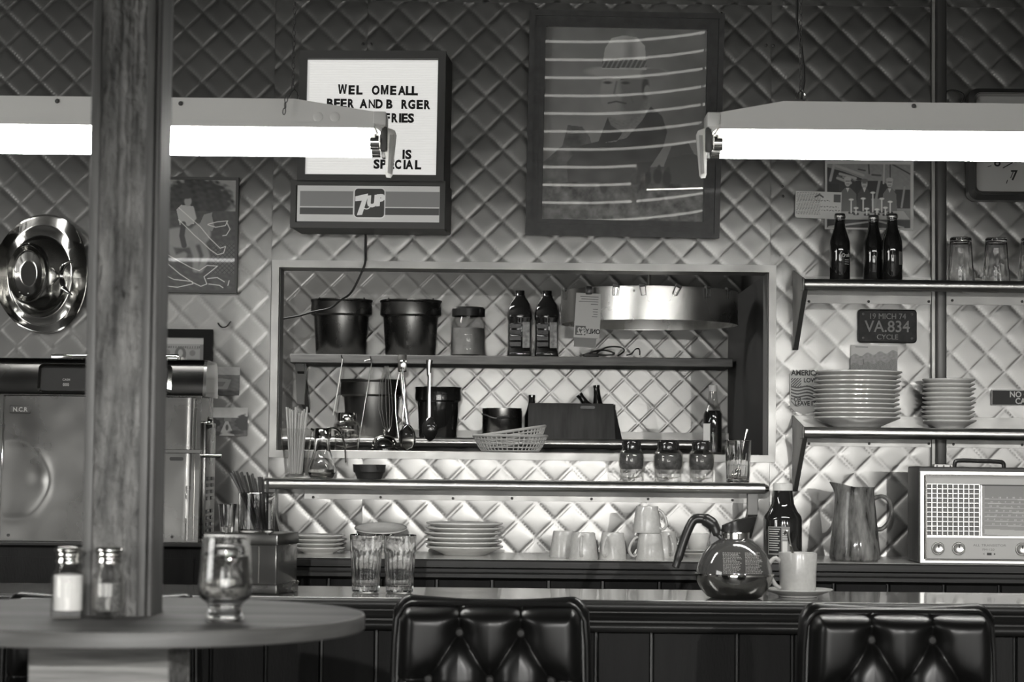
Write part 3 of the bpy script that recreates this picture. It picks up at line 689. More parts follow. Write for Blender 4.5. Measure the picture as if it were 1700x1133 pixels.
# ================================================================== framed portrait of a cowboy
tilt = math.radians(5.4)
yfp = YW - .045
c = P(1032, 393, yfp)
PT = thing('framed_portrait', 'large wooden framed portrait of a man in a cowboy hat under glass', 'picture', (c.x, yfp, c.z), rot=(tilt, math.radians(.55), 0))
ps = (yfp - .02) / F
def qx(px): return (px - 1032) * ps
def qz(py): return (393 - py) * ps
fx0, fx1, fz0, fz1, fw = qx(871), qx(1194), 0, qz(20), 27 * ps
for (dx, w, ya, yb) in ((0, .016, -.030, .02), (.016, .018, -.020, .02), (.034, fw - .034, -.026, .02)):
    tri_frame(fx0 + dx, fx1 - dx, fz0 + dx, fz1 - dx, w, ya, yb, m_framewood, PT, 'frame_rail')
def portrait(U, V):
    f = fuzz(U, V, .09, 3)
    g = .055 + .065 * np.clip((V - 40) / 200, 0, 1) + .018 * cloud(U, V, 60., 6)                       # hazy sky
    g = lay(g, poly(U, V, [(897, 270), (930, 240), (938, 206), (962, 208), (975, 225), (985, 262), (1010, 275), (1172, 270), (1172, 372), (897, 372)]), .05 + .02 * cloud(U, V, 18., 4))   # rocks
    g = lay(g, poly(U, V, [(1100, 270), (1112, 238), (1140, 232), (1150, 250), (1172, 262), (1172, 300), (1100, 300)]), .045)
    g = lay(g, rect(U, V, 897, 300, 1172, 372), .05 + .028 * cloud(U, V, 14., 5, 4))
    for (x, y, k) in ((1035, 285, 9), (1052, 282, 10), (1072, 283, 10), (1090, 280, 11), (1105, 283, 11), (1000, 300, 9)):                                # riders and horses
        g = lay(g, ell(U, V, x, y + 8, k * .7, k * 1.2, 3), .022); g = lay(g, ell(U, V, x + 2, y - 6, 3, 5, 2), .03)
    g = lay(g, poly(U, V, [(938, 268), (960, 240), (990, 232), (1005, 190), (1040, 196), (1070, 168), (1095, 188), (1104, 214), (1098, 240), (1060, 300), (940, 300)]), .034 + .008 * f)   # coat
    g = lay(g, poly(U, V, [(1000, 182), (1010, 205), (1030, 216), (1020, 232), (1000, 234), (1036, 226), (1062, 196), (1078, 168), (1060, 160), (1030, 190)]), .11 + .02 * fuzz(U, V, .5, 8))   # kerchief
    g = lay(g, ell(U, V, 1028, 150, 37, 46, 4), .13)                               # face
    g = lay(g, ell(U, V, 1045, 150, 24, 40, 10), .075)
    g = lay(g, ell(U, V, 1012, 158, 14, 22, 9), .13)
    g = lay(g, ell(U, V, 1066, 140, 6, 18, 4), .03)
    g = lay(g, ell(U, V, 1069, 146, 5, 9, 2), .11)
    for x in (1003, 1033):
        g = lay(g, ell(U, V, x, 134, 7, 2.4, 2), .03); g = lay(g, seg(U, V, [(x - 8, 128), (x + 7, 126)], 1.2), .035)
    g = lay(g, seg(U, V, [(1018, 132), (1014, 152), (1020, 156)], 1.2, 3), .055)
    g = lay(g, seg(U, V, [(1005, 168), (1018, 165), (1034, 168)], 1.3, 2), .035)
    g = lay(g, seg(U, V, [(1040, 150), (1046, 166)], 1., 4), .06)
    g = lay(g, ell(U, V, 1034, 116, 66, 11, 3) * (V > 108), .16)                    # brim
    g = lay(g, ell(U, V, 1080, 118, 22, 10, 3), .085)
    g = lay(g, poly(U, V, [(993, 112), (997, 78), (1008, 60), (1028, 55), (1050, 58), (1064, 72), (1067, 112)]), .20 + .02 * f)   # crown
    g = lay(g, ell(U, V, 1040, 80, 8, 22, 12), .115)
    g = lay(g, poly(U, V, [(993, 98), (1030, 94), (1067, 96), (1067, 108), (993, 110)]), .045 + .05 * (np.sin(U * .8 + V * .4) > .3))
    return np.clip(g, 0, 1) ** .95 * 3.2
PW, PH = 280 * ps, 336 * ps
def warp(x, z): return .0006 * np.sin(x * 9)
print_grid('portrait_print', (894, 36, 1174, 372), ps, portrait, m_print, PT, 280, 336, (qx(1034), -.002, qz(207)))
# glass, very slightly bowed
gx, gz = np.meshgrid(np.linspace(qx(895), qx(1173), 40), np.linspace(qz(371), qz(41), 40)); G = np.zeros((40, 40, 3)); G[..., 0] = gx; G[..., 2] = gz
aa = .0045 * np.clip((gx - qx(960)) / (qx(1172) - qx(960)), 0, 1) ** 2
G[..., 1] = -.006 - (gz - qz(200)) * aa
MB().grid(G).build('glass_pane', m_pane, PT)
for px in (884, 1190):
    MB().lathe([(0, 0), (.004, .001), (.004, .006), (0, .008)], 10).build('hanging_stud', m_chrome, PT, (qx(px), -.005, fz1))

# ================================================================== pictures left of the hatch
def flat_print(name, label, cat, box, Y, fn, mat=m_gloss, nx=70, nz=50, th=.0015, rot=0, edge=m_paper):
    x0, y0, x1, y1 = box; s = Y / F; c = P((x0 + x1) / 2, (y0 + y1) / 2, Y)
    t = thing(name, label, cat, c, rot=(0, rot, 0))
    w, h = (x1 - x0) * s / 2, (y1 - y0) * s / 2
    MB().box(-w, w, .0004, th, -h, h).build('backing', edge, t, smooth=False)
    print_grid('printed_face', box, s, fn, mat, t, nx, nz, (0, 0, 0)); return t
YP = YW - .0085
# horse poster in a thin frame
def horse(U, V):
    f = fuzz(U, V, .3, 11)
    g = .30 - .10 * (V - 292) / 196 + .02 * f
    g = lay(g, sm(np.hypot((U - 325) / 60, (V - 335) / 42) - 1 + .12 * f, .2), .045 + .02 * f)
    g = lay(g, sm(np.hypot((U - 262) / 16, (V - 325) / 20) - 1 + .2 * f, .2), .20)
    g = lay(g, rect(U, V, 240, 350, 400, 490), .07 + .02 * f)
    g = lay(g, rect(U, V, 352, 404, 400, 455), .10); lat = (np.abs(np.sin((U + V) * .42)) < .3) | (np.abs(np.sin((U - V) * .42)) < .3)
    g = lay(g, rect(U, V, 352, 404, 392, 455) * lat, .04)
    # horse
    for e in ((300, 395, 36, 17), (272, 402, 16, 16), (333, 388, 17, 17)): g = lay(g, ell(U, V, *e, 4), .27)
    g = lay(g, poly(U, V, [(328, 380), (338, 356), (352, 352), (348, 372), (344, 392), (330, 400)]), .25)
    g = lay(g, poly(U, V, [(340, 362), (350, 353), (356, 376), (352, 384), (345, 380)]), .24)
    for a in ([(272, 412), (275, 440), (270, 462)], [(283, 412), (290, 430), (306, 424)], [(318, 404), (326, 425), (326, 448)], [(336, 402), (344, 425), (334, 448)]): g = lay(g, seg(U, V, a, 5, 4), .24)
    # rider
    g = lay(g, poly(U, V, [(292, 348), (300, 340), (320, 342), (322, 372), (298, 374)]), .42); g = lay(g, seg(U, V, [(318, 346), (322, 362), (312, 372)], 3.5, 2), .40)
    g = lay(g, seg(U, V, [(304, 372), (302, 392), (306, 408)], 4.5, 2), .05)
    g = lay(g, ell(U, V, 311, 334, 6, 8, 2), .30); g = lay(g, ell(U, V, 308, 325, 11, 5, 2), .05); g = lay(g, ell(U, V, 309, 322, 6, 5, 2), .05)
    # neon reflections on the glass, painted into the print as white lines
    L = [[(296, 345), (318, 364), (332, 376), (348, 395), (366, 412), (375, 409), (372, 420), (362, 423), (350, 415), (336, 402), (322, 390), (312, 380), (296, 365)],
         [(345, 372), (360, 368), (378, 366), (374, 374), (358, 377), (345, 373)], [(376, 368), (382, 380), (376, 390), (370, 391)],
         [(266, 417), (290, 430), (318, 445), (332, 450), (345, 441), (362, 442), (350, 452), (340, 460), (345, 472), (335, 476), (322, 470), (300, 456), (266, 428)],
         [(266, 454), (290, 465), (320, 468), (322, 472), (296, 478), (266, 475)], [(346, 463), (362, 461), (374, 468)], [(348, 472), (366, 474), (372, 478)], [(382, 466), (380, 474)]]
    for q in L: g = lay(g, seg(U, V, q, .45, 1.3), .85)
    return np.clip(g * 1.6, 0, 1)
HP = flat_print('horse_poster', 'thin-framed picture of a rider on a horse with painted white neon reflections, beside the wooden post', 'picture', (236, 295, 395, 486), YW - .02, horse, m_gloss, 240, 280, .006)
q = HP.location; s = (YW - .02) / F
tri_frame(-80 * s, 80 * s, -97 * s, 97 * s, 4.5 * s, -.008, .009, m_signcase, HP, 'frame_rail')
# dollar bill in a black frame
def dollar(U, V):
    g = np.full(U.shape, .50)
    b = rect(U, V, 200, 571, 340, 640); g = lay(g, b, .34 + .10 * (np.sin(U * 1.9) * np.sin(V * 2.3)) * 1.)
    g = lay(g, rect(U, V, 203, 574, 337, 578) * (np.sin(U * 1.6) > -.2), .16)
    g = lay(g, rect(U, V, 331, 572, 339, 640), .22)
    g = lay(g, ell(U, V, 299, 588, 9.5, 13, 1.5), .13); g = lay(g, ell(U, V, 299, 586, 4, 6, 1.5), .40); g = lay(g, ell(U, V, 299, 598, 7, 6, 2), .30)
    g = lay(g, ell(U, V, 319, 586, 5, 5, 1.5), .20); g = lay(g, ell(U, V, 277, 585, 5, 5, 1.5), .22)
    g = lay(g, seg(U, V, [(310, 579), (329, 579)], .6), .2); g = lay(g, seg(U, V, [(310, 596), (329, 597)], .6), .22)
    return g
DB = flat_print('framed_banknote', 'old banknote mounted on white card in a black frame behind the cash register', 'picture', (190, 553, 342, 680), YW - .02, dollar, m_gloss, 150, 110, .006)
tri_frame(-85 * s, 86 * s, -70 * s, 70 * s, 14 * s, -.012, .009, m_matte, DB, 'frame_rail')
def pc1(U, V):
    f = fuzz(U, V, .35, 21); g = np.where(V < 622, .24 + .10 * (U - 340) / 58, .09) + .03 * f
    g = lay(g, poly(U, V, [(340, 632), (350, 627), (384, 630), (378, 646), (342, 646)]), .20); g = lay(g, poly(U, V, [(344, 633), (375, 634), (370, 642), (344, 642)]), .11)
    g = lay(g, rect(U, V, 338, 648, 400, 658), .035 + .02 * f); return np.clip(g, .02, 1)
flat_print('postcard', 'dark landscape postcard pinned beside the black frame and the cash register', 'postcard', (326, 609, 398, 656), YW - .010, pc1, nx=110, nz=70, rot=.02)
def pc2(U, V):
    f = fuzz(U, V, .4, 22); g = .50 - .12 * np.clip((690 - V) / 14, 0, 1) + .02 * f
    g = lay(g, rect(U, V, 340, 694, 412, 726), .10 + .03 * f)
    g = lay(g, sm(np.hypot((U - 404) / 13, (V - 702) / 13) - 1 + .15 * f, .2), .025); g = lay(g, sm(np.hypot((U - 352) / 13, (V - 704) / 10) - 1 + .15 * f, .2), .03)
    g = lay(g, poly(U, V, [(374, 700), (379, 700), (390, 724), (364, 724)]), .42); g = lay(g, ell(U, V, 377, 710, 2.5, 5, 1), .08)
    g = lay(g, ell(U, V, 392, 718, 12, 3.5, 2), .03); g = lay(g, ell(U, V, 358, 720, 10, 3.5, 2), .04); g = lay(g, rect(U, V, 372, 694, 384, 700), .18); return np.clip(g, .02, 1)
flat_print('postcard', 'postcard of a garden path between dark trees, right of the cash register', 'postcard', (330, 677, 411, 724), YW - .010, pc2, nx=120, nz=70)
# twisted wire hook on the wall
tag(MB().tube(smooth_path([P(362, 537, YW - .008), P(367, 543, YW - .02), P(375, 543, YW - .03), P(381, 537, YW - .03), P(383, 534, YW - .02)]), [.002] * 24 + [.0015], 6).build('wall_hook', m_conduit), 'small bent hook stuck on the quilted wall above the postcards', 'hook')

# ================================================================== right wall: photograph, envelope, clock, plate, stickers
def crew(U, V):
    f = fuzz(U, V, .4, 31)
    g = np.full(U.shape, .20) + .02 * f
    g = lay(g, poly(U, V, [(1373, 278), (1400, 285), (1440, 300), (1466, 300), (1500, 330), (1373, 330)]), .03)
    for a in ([(1384, 274), (1433, 291)], [(1378, 300), (1384, 274)], [(1394, 289), (1420, 296)], [(1390, 296), (1412, 304)]): g = lay(g, seg(U, V, a, 2.2, 1.5), .30)
    for k in range(5): g = lay(g, seg(U, V, [(1390 + k * 9, 292 + k * 2), (1402 + k * 9, 297 + k * 2)], 1, 1), .26 if k % 2 else .1)
    g = lay(g, seg(U, V, [(1478, 270), (1511, 288)], 1.2, 1.2), .05); g = lay(g, seg(U, V, [(1478, 272), (1478, 296)], 1., 1), .05); g = lay(g, seg(U, V, [(1468, 272), (1467, 304)], 1.5, 1), .33)
    g = lay(g, seg(U, V, [(1442, 272), (1443, 288)], 1.2), .05); g = lay(g, seg(U, V, [(1448, 290), (1462, 291)], 1.5), .06); g = lay(g, seg(U, V, [(1425, 281), (1436, 283)], 1.3), .06)
    g = lay(g, rect(U, V, 1373, 306, 1392, 350), .02); g = lay(g, rect(U, V, 1420, 300, 1432, 350), .025)
    g = lay(g, rect(U, V, 1486, 314, 1511, 346), .035); g = lay(g, seg(U, V, [(1502, 310), (1497, 344)], 1.6), .25); g = lay(g, seg(U, V, [(1460, 300), (1452, 345)], 2), .22); g = lay(g, seg(U, V, [(1490, 348), (1511, 348)], 2), .22)
    # three men in work jackets
    for cx, hy, w, tone, cap in ((1407, 302, 14, .11, .36), (1435, 305, 11, .05, .10), (1477, 303, 11, .13, .34)):
        g = lay(g, poly(U, V, [(cx - w, 322), (cx - 4, 312), (cx + 4, 312), (cx + w, 322), (cx + w + 2, 352), (cx - w - 2, 352)]), tone)
        g = lay(g, ell(U, V, cx, hy, 5, 8, 1.5), .36); g = lay(g, ell(U, V, cx, hy - 5, 6, 3.5, 1), cap); g = lay(g, seg(U, V, [(cx - 3, hy - 1), (cx + 3, hy - 1)], .8), .08); g = lay(g, seg(U, V, [(cx - 2, hy + 4), (cx + 2, hy + 4)], .6), .12)
        g = lay(g, poly(U, V, [(cx - 3, 312), (cx + 3, 312), (cx, 320)]), .45)
    g = lay(g, poly(U, V, [(1376, 352), (1500, 350), (1511, 364), (1376, 366)]), .34)
    for x, y, h in ((1413, 332, 22), (1421, 346, 10), (1433, 330, 20), (1439, 347, 10), (1449, 320, 32), (1464, 330, 22), (1470, 345, 12), (1478, 335, 18), (1456, 348, 8)):
        g = lay(g, seg(U, V, [(x - 3, y + h), (x + 3, y + h)], 2, 1), .04); g = lay(g, seg(U, V, [(x, y), (x, y + h)], 1.1, 1), .55); g = lay(g, ell(U, V, x, y, 4, 1.8, 1), .6)
    g = lay(g, rect(U, V, 1373, 365, 1511, 380), .03)
    for a in ([(1376, 378), (1450, 368)], [(1460, 368), (1500, 378)]): g = lay(g, seg(U, V, a, 1.5, 1), .3)
    g = lay(g, 1 - rect(U, V, 1372.5, 272, 1512, 379), .40); return np.clip(g * 1.7, .015, 1)
flat_print('photo_print', 'photograph of three men in work jackets behind trophies, pinned behind the bottles', 'photograph', (1369, 267, 1517, 382), YW - .011, crew, nx=220, nz=170)
def env(U, V):
    g = np.full(U.shape, .82)
    r = np.random.default_rng(5)
    for k in range(17):
        y = 321 + k * 2.2; xx = np.sin(U * 2.1 + k * 2) * np.sin(U * .7 + k)
        g = lay(g, ((np.abs(V - y) < .55) & (U > 1322) & (U < 1362) & (xx > -.1)).astype(float), .25)
    for y, a, b in ((333, 1352, 1378), (343, 1362, 1392), (349, 1364, 1396)): g = lay(g, ((np.abs(V - y - .6 * np.sin(U * .9)) < .6) & (U > a) & (U < b) & (np.sin(U * 1.3) > -.5)).astype(float), .2)
    g = lay(g, rect(U, V, 1384, 322, 1395.5, 335), .13); g = lay(g, seg(U, V, [(1353, 327), (1360, 323), (1366, 327)], 1.3), .1)
    g = lay(g, poly(U, V, [(1318, 357), (1324, 364), (1318, 364)]), .3); return g
flat_print('written_postcard', 'handwritten postcard with a dark stamp overlapping the photograph of three men', 'postcard', (1320, 318, 1397, 363), YW - .014, env, m_print, 180, 100, rot=math.radians(1.5))
# clock
yk = YW - .06; ckx = P(1735, 240, yk); s = yk / F
CK = thing('wall_clock', 'square wall clock with rounded corners and a pale face, partly out of view', 'clock', (ckx.x, YW - .008, ckx.z))
def ring_frame(o, i, y0, y1, nm, mat):
    n = len(o); vs = [(x, y0, z) for x, z in i] + [(x, y1, z) for x, z in o] + [(x, 0, z) for x, z in o]
    fs = [(k, (k + 1) % n, n + (k + 1) % n, n + k) for k in range(n)] + [(n + k, n + (k + 1) % n, 2 * n + (k + 1) % n, 2 * n + k) for k in range(n)]
    MB().add(vs, fs).build(nm, mat, CK, angle=30)
ring_frame(rrect(-127 * s, 127 * s, -94 * s, 94 * s, 16 * s), rrect(-118 * s, 118 * s, -84 * s, 84 * s, 10 * s), -.062, -.045, 'clock_case', m_conduit)
ring_frame(rrect(-119 * s, 119 * s, -86 * s, 86 * s, 11 * s), rrect(-115 * s, 115 * s, -80 * s, 80 * s, 9 * s), -.056, -.062, 'clock_bezel', m_trim)
MB().prism(rrect(-117 * s, 117 * s, -83 * s, 83 * s, 10 * s), -.044, -.004).build('clock_face', M('clock_dial', .6, .4, coat=.3), CK, smooth=False)
text('clock_numeral', '8', 24 * s, m_letter, CK, ((1656 - 1735) * s, -.045, (240 - 277) * s))
text('clock_numeral', '9', 24 * s, m_letter, CK, ((1640 - 1735) * s, -.045, (240 - 246) * s))
text('clock_numeral', '7', 24 * s, m_letter, CK, ((1684 - 1735) * s, -.045, (240 - 300) * s))
for (a, b), (c_, d) in (((1646, 276), (1640, 278)), ((1683, 285), (1678, 297)), ((1673, 300), (1671, 306)), ((1630, 258), (1624, 259)), ((1627, 240), (1621, 240))):
    MB().tube([((a - 1735) * s, -.0455, (240 - b) * s), ((c_ - 1735) * s, -.0455, (240 - d) * s)], .0012, 6).build('minute_mark', m_letter, CK)
MB().tube([(0, -.048, 0), (-70 * s, -.048, -40 * s)], [.003, .0015], 6).build('clock_hand', m_letter, CK)
gl = MB().prism(rrect(-117 * s, 117 * s, -83 * s, 83 * s, 10 * s), -.056, -.055).build('clock_glass', m_pane, CK, smooth=False)
pts = [P(1567, 154, YW - .02), P(1580, 150, YW - .03), P(1594, 153, YW - .03), P(1600, 160, YW - .03), P(1594, 172, YW - .02)]
tag(MB().tube(smooth_path(pts), .0025, 6).build('clock_cord', m_rubber), 'short loop of dark cord between the wall channel and the clock', 'cord')
# licence plate
yl = YW - .012; c = P(1473, 542, yl); s = yl / F
LP = thing('licence_plate', 'dark embossed motorcycle licence plate fixed on the quilted wall over the plates', 'licence plate', c)
MB().prism(rrect(-49 * s, 49 * s, -28 * s, 28 * s, 6 * s), -.002, .002).build('plate', m_plate, LP, smooth=False)
MB().tube([(x, -.002, z) for x, z in rrect(-47.5 * s, 47.5 * s, -26.5 * s, 26.5 * s, 5 * s)], .0016, 6, closed=True).build('raised_rim', m_plate, LP)
text('plate_digits', 'VA.834', 27 * s, m_platetxt, LP, (0, -.003, -9.5 * s), .0012, .008, .93)
text('plate_state', '19 MICH 74', 13.5 * s, m_platetxt, LP, (0, -.003, 12 * s), .001, .0, .92)
text('plate_class', 'CYCLE', 12 * s, m_platetxt, LP, (0, -.003, -22 * s), .001, .0)
for px, pz in ((-40, 20), (-40, -20), (41, -20), (41, 20)): o = link('bolt', SCREW, LP, (px * s, -.002, pz * s))
def pc3(U, V):
    f = fuzz(U, V, .5, 41); g = np.full(U.shape, .46)
    rid = 592 - 10 * (U - 1411) / 80 + 2.5 * np.sin(U * .3); g = lay(g, (V > rid).astype(float), .24 + .05 * f)
    g = lay(g, (V > rid + 15).astype(float), .17 + .06 * np.clip(fuzz(U, V, 1.1, 42), -1, 1)); g = lay(g, seg(U, V, [(1420, 577), (1440, 577)], .7, .8), .15); g = lay(g, seg(U, V, [(1433, 598), (1434, 605)], .9), .06); return np.clip(g, .04, 1)
flat_print('postcard', 'old desert postcard above the large stack of plates on the lower steel shelf', 'postcard', (1412, 574, 1490, 622), YW - .011, pc3, m_print, 140, 90, rot=math.radians(1.))
# sticker with a flag
def sticker(U, V):
    g = np.full(U.shape, .42)
    w = 2.2 * np.sin((U - 1312) * .16) + (U - 1312) * .10
    g = lay(g, (((V - w) % 5.2 < 2.6) & (V > 640) & (V < 664)).astype(float), .05)
    g = lay(g, rect(U, V, 1313, 628, 1330, 644) * (np.sin((U + V) * 1.4) > -.3), .05)
    g = lay(g, seg(U, V, [(1312, 619), (1312, 665), (1320, 674), (1337, 680)], .7, 1), .05); return g
SK_ = thing('shield_sticker', 'shield-shaped sticker with a wavy flag stuck left of the large plate stack', 'sticker', P(1337, 650, YW - .009)); s = (YW - .009) / F
shield = [(-25, -26), (-18, -33), (-2, -38), (14, -33), (24, -26), (26, 29), (14, 33), (0, 31), (-14, 33), (-26, 29)]
MB().prism([(a * s, b * s) for a, b in shield][::1], .0, .001).build('sticker_sheet', m_paper, SK_, smooth=False)
print_grid('flag_print', (1313, 622, 1361, 676), s, sticker, m_print, SK_, 100, 110, (0, -.0006, 1 * s))
for tx, px, py, sz_ in (('AMERICA', 1337, 623.5, 10), ('LOVE IT', 1350, 635, 8), ('OR', 1324, 667, 8), ('LEAVE IT', 1337, 673.5, 8)):
    text('sticker_text', tx, sz_ * s * 1.25, m_letter, SK_, ((px - 1337) * s, -.0012, (650 - py) * s), .0003, .03, .9)
# no-checks sign
NC = thing('notice_sign', 'small dark notice with pale lettering by the smaller plate stack, cut by the edge', 'sign', P(1706, 661, YW - .010)); s = (YW - .010) / F
MB().rbox(-60 * s, 60 * s, -.001, .003, -13 * s, 13 * s, .001, 1).build('notice_border', m_dimwhite, NC)
MB().box(-58.8 * s, 58.8 * s, -.0016, .003, -11.8 * s, 11.8 * s).build('notice_plate', m_noticedark, NC, smooth=False)
text('notice_text', 'NO CHECKS', 13.5 * s, m_dimwhite, NC, (5 * s, -.002, 1 * s), .0004, .02, .93)
text('notice_text', 'CASHED', 13.5 * s, m_dimwhite, NC, (3 * s, -.002, -10 * s), .0004, .02, .93)

# ================================================================== polished metal hat on the wall
yh = YW - .07; c = P(68, 453, yh); s = yh / F
HT = thing('metal_hat', 'polished metal cowboy hat hung on the quilted wall beside the wooden post', 'wall ornament', c)
nr, na = 64, 96
Rr, Aa = np.meshgrid(np.linspace(.0, 1, nr), np.linspace(0, 2 * PI, na)); G = np.zeros((na, nr, 3))
def mixv(t, xs, ys): return np.interp(t, xs, ys)
tt = [0, .18, .30, .36, .40, .44, .52, .56, .62, .8, .95, 1]
rx = mixv(Rr, tt, [0, 14, 24, 29, 31, 33, 45, 48, 52, 66, 77, 79]); rz = mixv(Rr, tt, [0, 22, 38, 45, 47, 50, 61, 64, 69, 85, 98, 101])
hh = mixv(Rr, tt, [33, 33, 37, 46, 50, 47, 14, 6, 2, 4, 9, 10]); cxx = mixv(Rr, tt, [-20, -20, -20, -20, -20, -19, -10, -8, -7, -4, 0, 0]); czz = mixv(Rr, tt, [-2, -2, -2, -2, -2, -2, -4, -4, -4, -2, 0, 0])
brim = np.clip((Rr - .6) / .4, 0, 1); hh = hh + brim ** 1.5 * (28 * np.cos(Aa) ** 4 - 6 * np.sin(Aa) ** 2)
hh += 0
G[..., 0] = (cxx + rx * np.cos(Aa)) * s; G[..., 2] = (czz + rz * np.sin(Aa)) * s; G[..., 1] = .055 - hh * s
MB().grid(G).build('hat_shell', m_hat, HT, angle=70)
for tip, cw in (((122, 432), 7), ((121, 490), -6), ((100, 493), 5)):
    a = Vector(((101 - 68) * s, .015, (453 - 458) * s)); b = Vector(((tip[0] - 68) * s, .005, (453 - tip[1]) * s)); d = (b - a); nrm = Vector((-d.z, 0, d.x)).normalized()
    mb = MB(); path = [a + d * t + nrm * (math.sin(t * PI) * cw * s) + Vector((0, -.012 * math.sin(t * PI), 0)) for t in np.linspace(0, 1, 12)]
    mb.tube(path, [max(.0015, .008 * math.sin(PI * min(1, .08 + t * .92)) ** .7) for t in np.linspace(0, 1, 12)], 10, flat=.45).build('ribbon_end', m_hat, HT)
MB().lathe([(0, -.006), (.008, -.003), (.008, .003), (0, .006)], 14).build('ribbon_knot', m_hat, HT, ((101 - 68) * s, .012, (453 - 458) * s))
for px, py in ((38, 408), (51, 406), (38, 487), (52, 489)): MB().lathe([(0, -.0035), (.003, -.002), (.0035, 0), (.003, .002), (0, .0035)], 10).build('rivet', m_chrome, HT, ((px - 68) * s, .055 - 50 * s, (453 - py) * s))
# ================================================================== plates
def plate_prof(R, h, th=.004):
    """underside foot, flare, rolled rim, top well"""
    f = R * .55
    return [(0, .001), (f * .92, .001), (f * .95, 0), (f, 0), (f * 1.03, .003), (R * .72, h * .38), (R * .93, h * .74), (R, h * .88), (R * 1.0, h), (R * .97, h * 1.02), (R * .90, h * .93), (R * .70, h * .55), (f, .006), (0, .006)]
def plate_stack(label_fn, group, px, Y, z, R, h, step, n, jit=.004, mat=m_ceramic, tilts=None):
    b = onz(px, Y, z + .0006)
    me = MB().lathe(plate_prof(R, h), 56).mesh('plate', mat, angle=60)
    out = []
    for k in range(n):
        o = link('plate', me, None, (b.x + random.uniform(-jit, jit), b.y + random.uniform(-jit, jit) * .5, b.z + k * step + .0003 * k))
        tag(o, label_fn(k, n), 'plate', group); out.append(o)
    return out
ORD = ['bottom', 'second', 'third', 'fourth', 'fifth', 'sixth', 'seventh', 'eighth', 'ninth', 'tenth', 'eleventh', 'twelfth']
def stack_label(where):
    def f(k, n):
        if k == n - 1: return 'topmost plate of ' + where
        if k == 0: return 'bottom plate of ' + where
        return ORD[k] + ' plate from the bottom of ' + where
    return f
s627 = 6.38 / F
plate_stack(stack_label('the wide stack on the lower steel shelf'), 'plates in the wide shelf stack', 1423, 6.345, ZS2, 71 * s627, 17 * s627, 7.35 * s627, 11)
plate_stack(stack_label('the narrow stack on the lower steel shelf'), 'plates in the narrow shelf stack', 1575, 6.38, ZS2, 43.5 * s627, 14 * s627, 7.4 * s627, 10)
s = 6.28 / F
plate_stack(stack_label('the low stack of small plates behind the metal box'), 'small plates on the back counter', 527, 6.28, ZC, 44 * s, 11 * s, 6.6 * s, 4)
PS = plate_stack(stack_label('the plate stack in the middle of the back counter'), 'plates in the middle of the back counter', 769, 6.28, ZC, 63.5 * s, 15 * s, 7.6 * s, 6)
plate_stack(stack_label('the stack hidden behind the two bar glasses'), 'plates behind the bar glasses', 632, 6.28, ZC, 43 * s, 11 * s, 6.6 * s, 3)
b = onz(632, 6.28, ZC + 2 * 6.6 * s + 11 * s)
o = MB().lathe(plate_prof(43.5 * s, 11 * s), 56).build('plate', m_ceramic, None, (b.x, b.y + .0, b.z + .016)); o.rotation_euler = (math.radians(10), 0, 0); tag(o, 'tilted plate with a dark rim line lying on the stack behind the two glasses', 'plate', 'plates behind the bar glasses')
MB().tube([(42 * s * math.cos(a), 42 * s * math.sin(a), 11.2 * s) for a in np.linspace(0, 2 * PI, 48, endpoint=False)], .0012, 6, closed=True).build('rim_line', m_grey, o)
b = plate_stack(stack_label('the saucer pile behind the coffee pot handle'), 'saucers behind the coffee pot', 1158, 6.3, ZC, 34 * s, 8 * s, 5 * s, 2)
b = onz(1158, 6.3, ZC + 12.5 * s)
tag(MB().lathe([(0, .0), (13 * s, 0), (15 * s, 2 * s), (20 * s, 20 * s), (21 * s, 27 * s), (20 * s, 27 * s), (18 * s, 18 * s), (12 * s, 4 * s), (0, 3 * s)], 36).build('bowl', m_ceramic, None, (b.x, b.y, b.z)), 'small pale bowl on the saucers behind the coffee pot handle', 'bowl')

# ================================================================== mugs
def mug(name, label, loc, R0, R1, H, rotz, inverted, mat=m_mug, group=None):
    """R0 foot radius, R1 mouth radius"""
    t = thing(name, label, 'mug', loc, group, rot=(0, 0, rotz))
    p = [(0, .002), (R0 * .8, .002), (R0 * .84, 0), (R0 * .95, 0), (R0, .003), (R0 + (R1 - R0) * .5, H * .5), (R1, H * .97), (R1 * .985, H), (R1 * .94, H * .985), (R0 * .9 + (R1 - R0) * .5, H * .5), (R0 * .86, .012), (0, .009)]
    if inverted: p = [(r, H - z) for r, z in p]
    MB().lathe(p, 40).build('cup', mat, t, angle=50)
    ra = (R0 + R1) / 2
    sgn = -1 if inverted else 1
    def hz(z): return H - z if inverted else z
    pts = smooth_path([(ra * 1.0, 0, hz(H * .80)), (ra * 1.32, 0, hz(H * .86)), (ra * 1.62, 0, hz(H * .70)), (ra * 1.55, 0, hz(H * .45)), (ra * 1.25, 0, hz(H * .22)), (ra * .98, 0, hz(H * .14))], 5)
    MB().tube(pts, H * .062, 10, flat=.8).build('handle', mat, t); return t
s = 6.12 / F
for (lab, px, Y, z, rot) in (('upturned mug at the left end of the back counter row, standing behind', 936, 6.22, 0, 20), ('upturned mug, second in the row, handle turned towards the bar', 969, 6.11, 0, -100),
        ('upturned mug in the middle of the row with its handle facing the bar', 1017, 6.12, 0, -120), ('upturned mug under the top one, handle pointing to its left', 1079, 6.105, 0, 187),
        ('upturned mug standing behind at the right end of the row', 1103, 6.23, 0, -70), ('upturned mug balanced on top of the mug row', 1074, 6.12, 44.5 * s, -25)):
    q = onz(px, Y, ZC + z); mug('coffee_mug', lab, q, 18.5 * s, 24 * s, 44 * s, math.radians(rot), True, group='upturned mugs on the back counter')
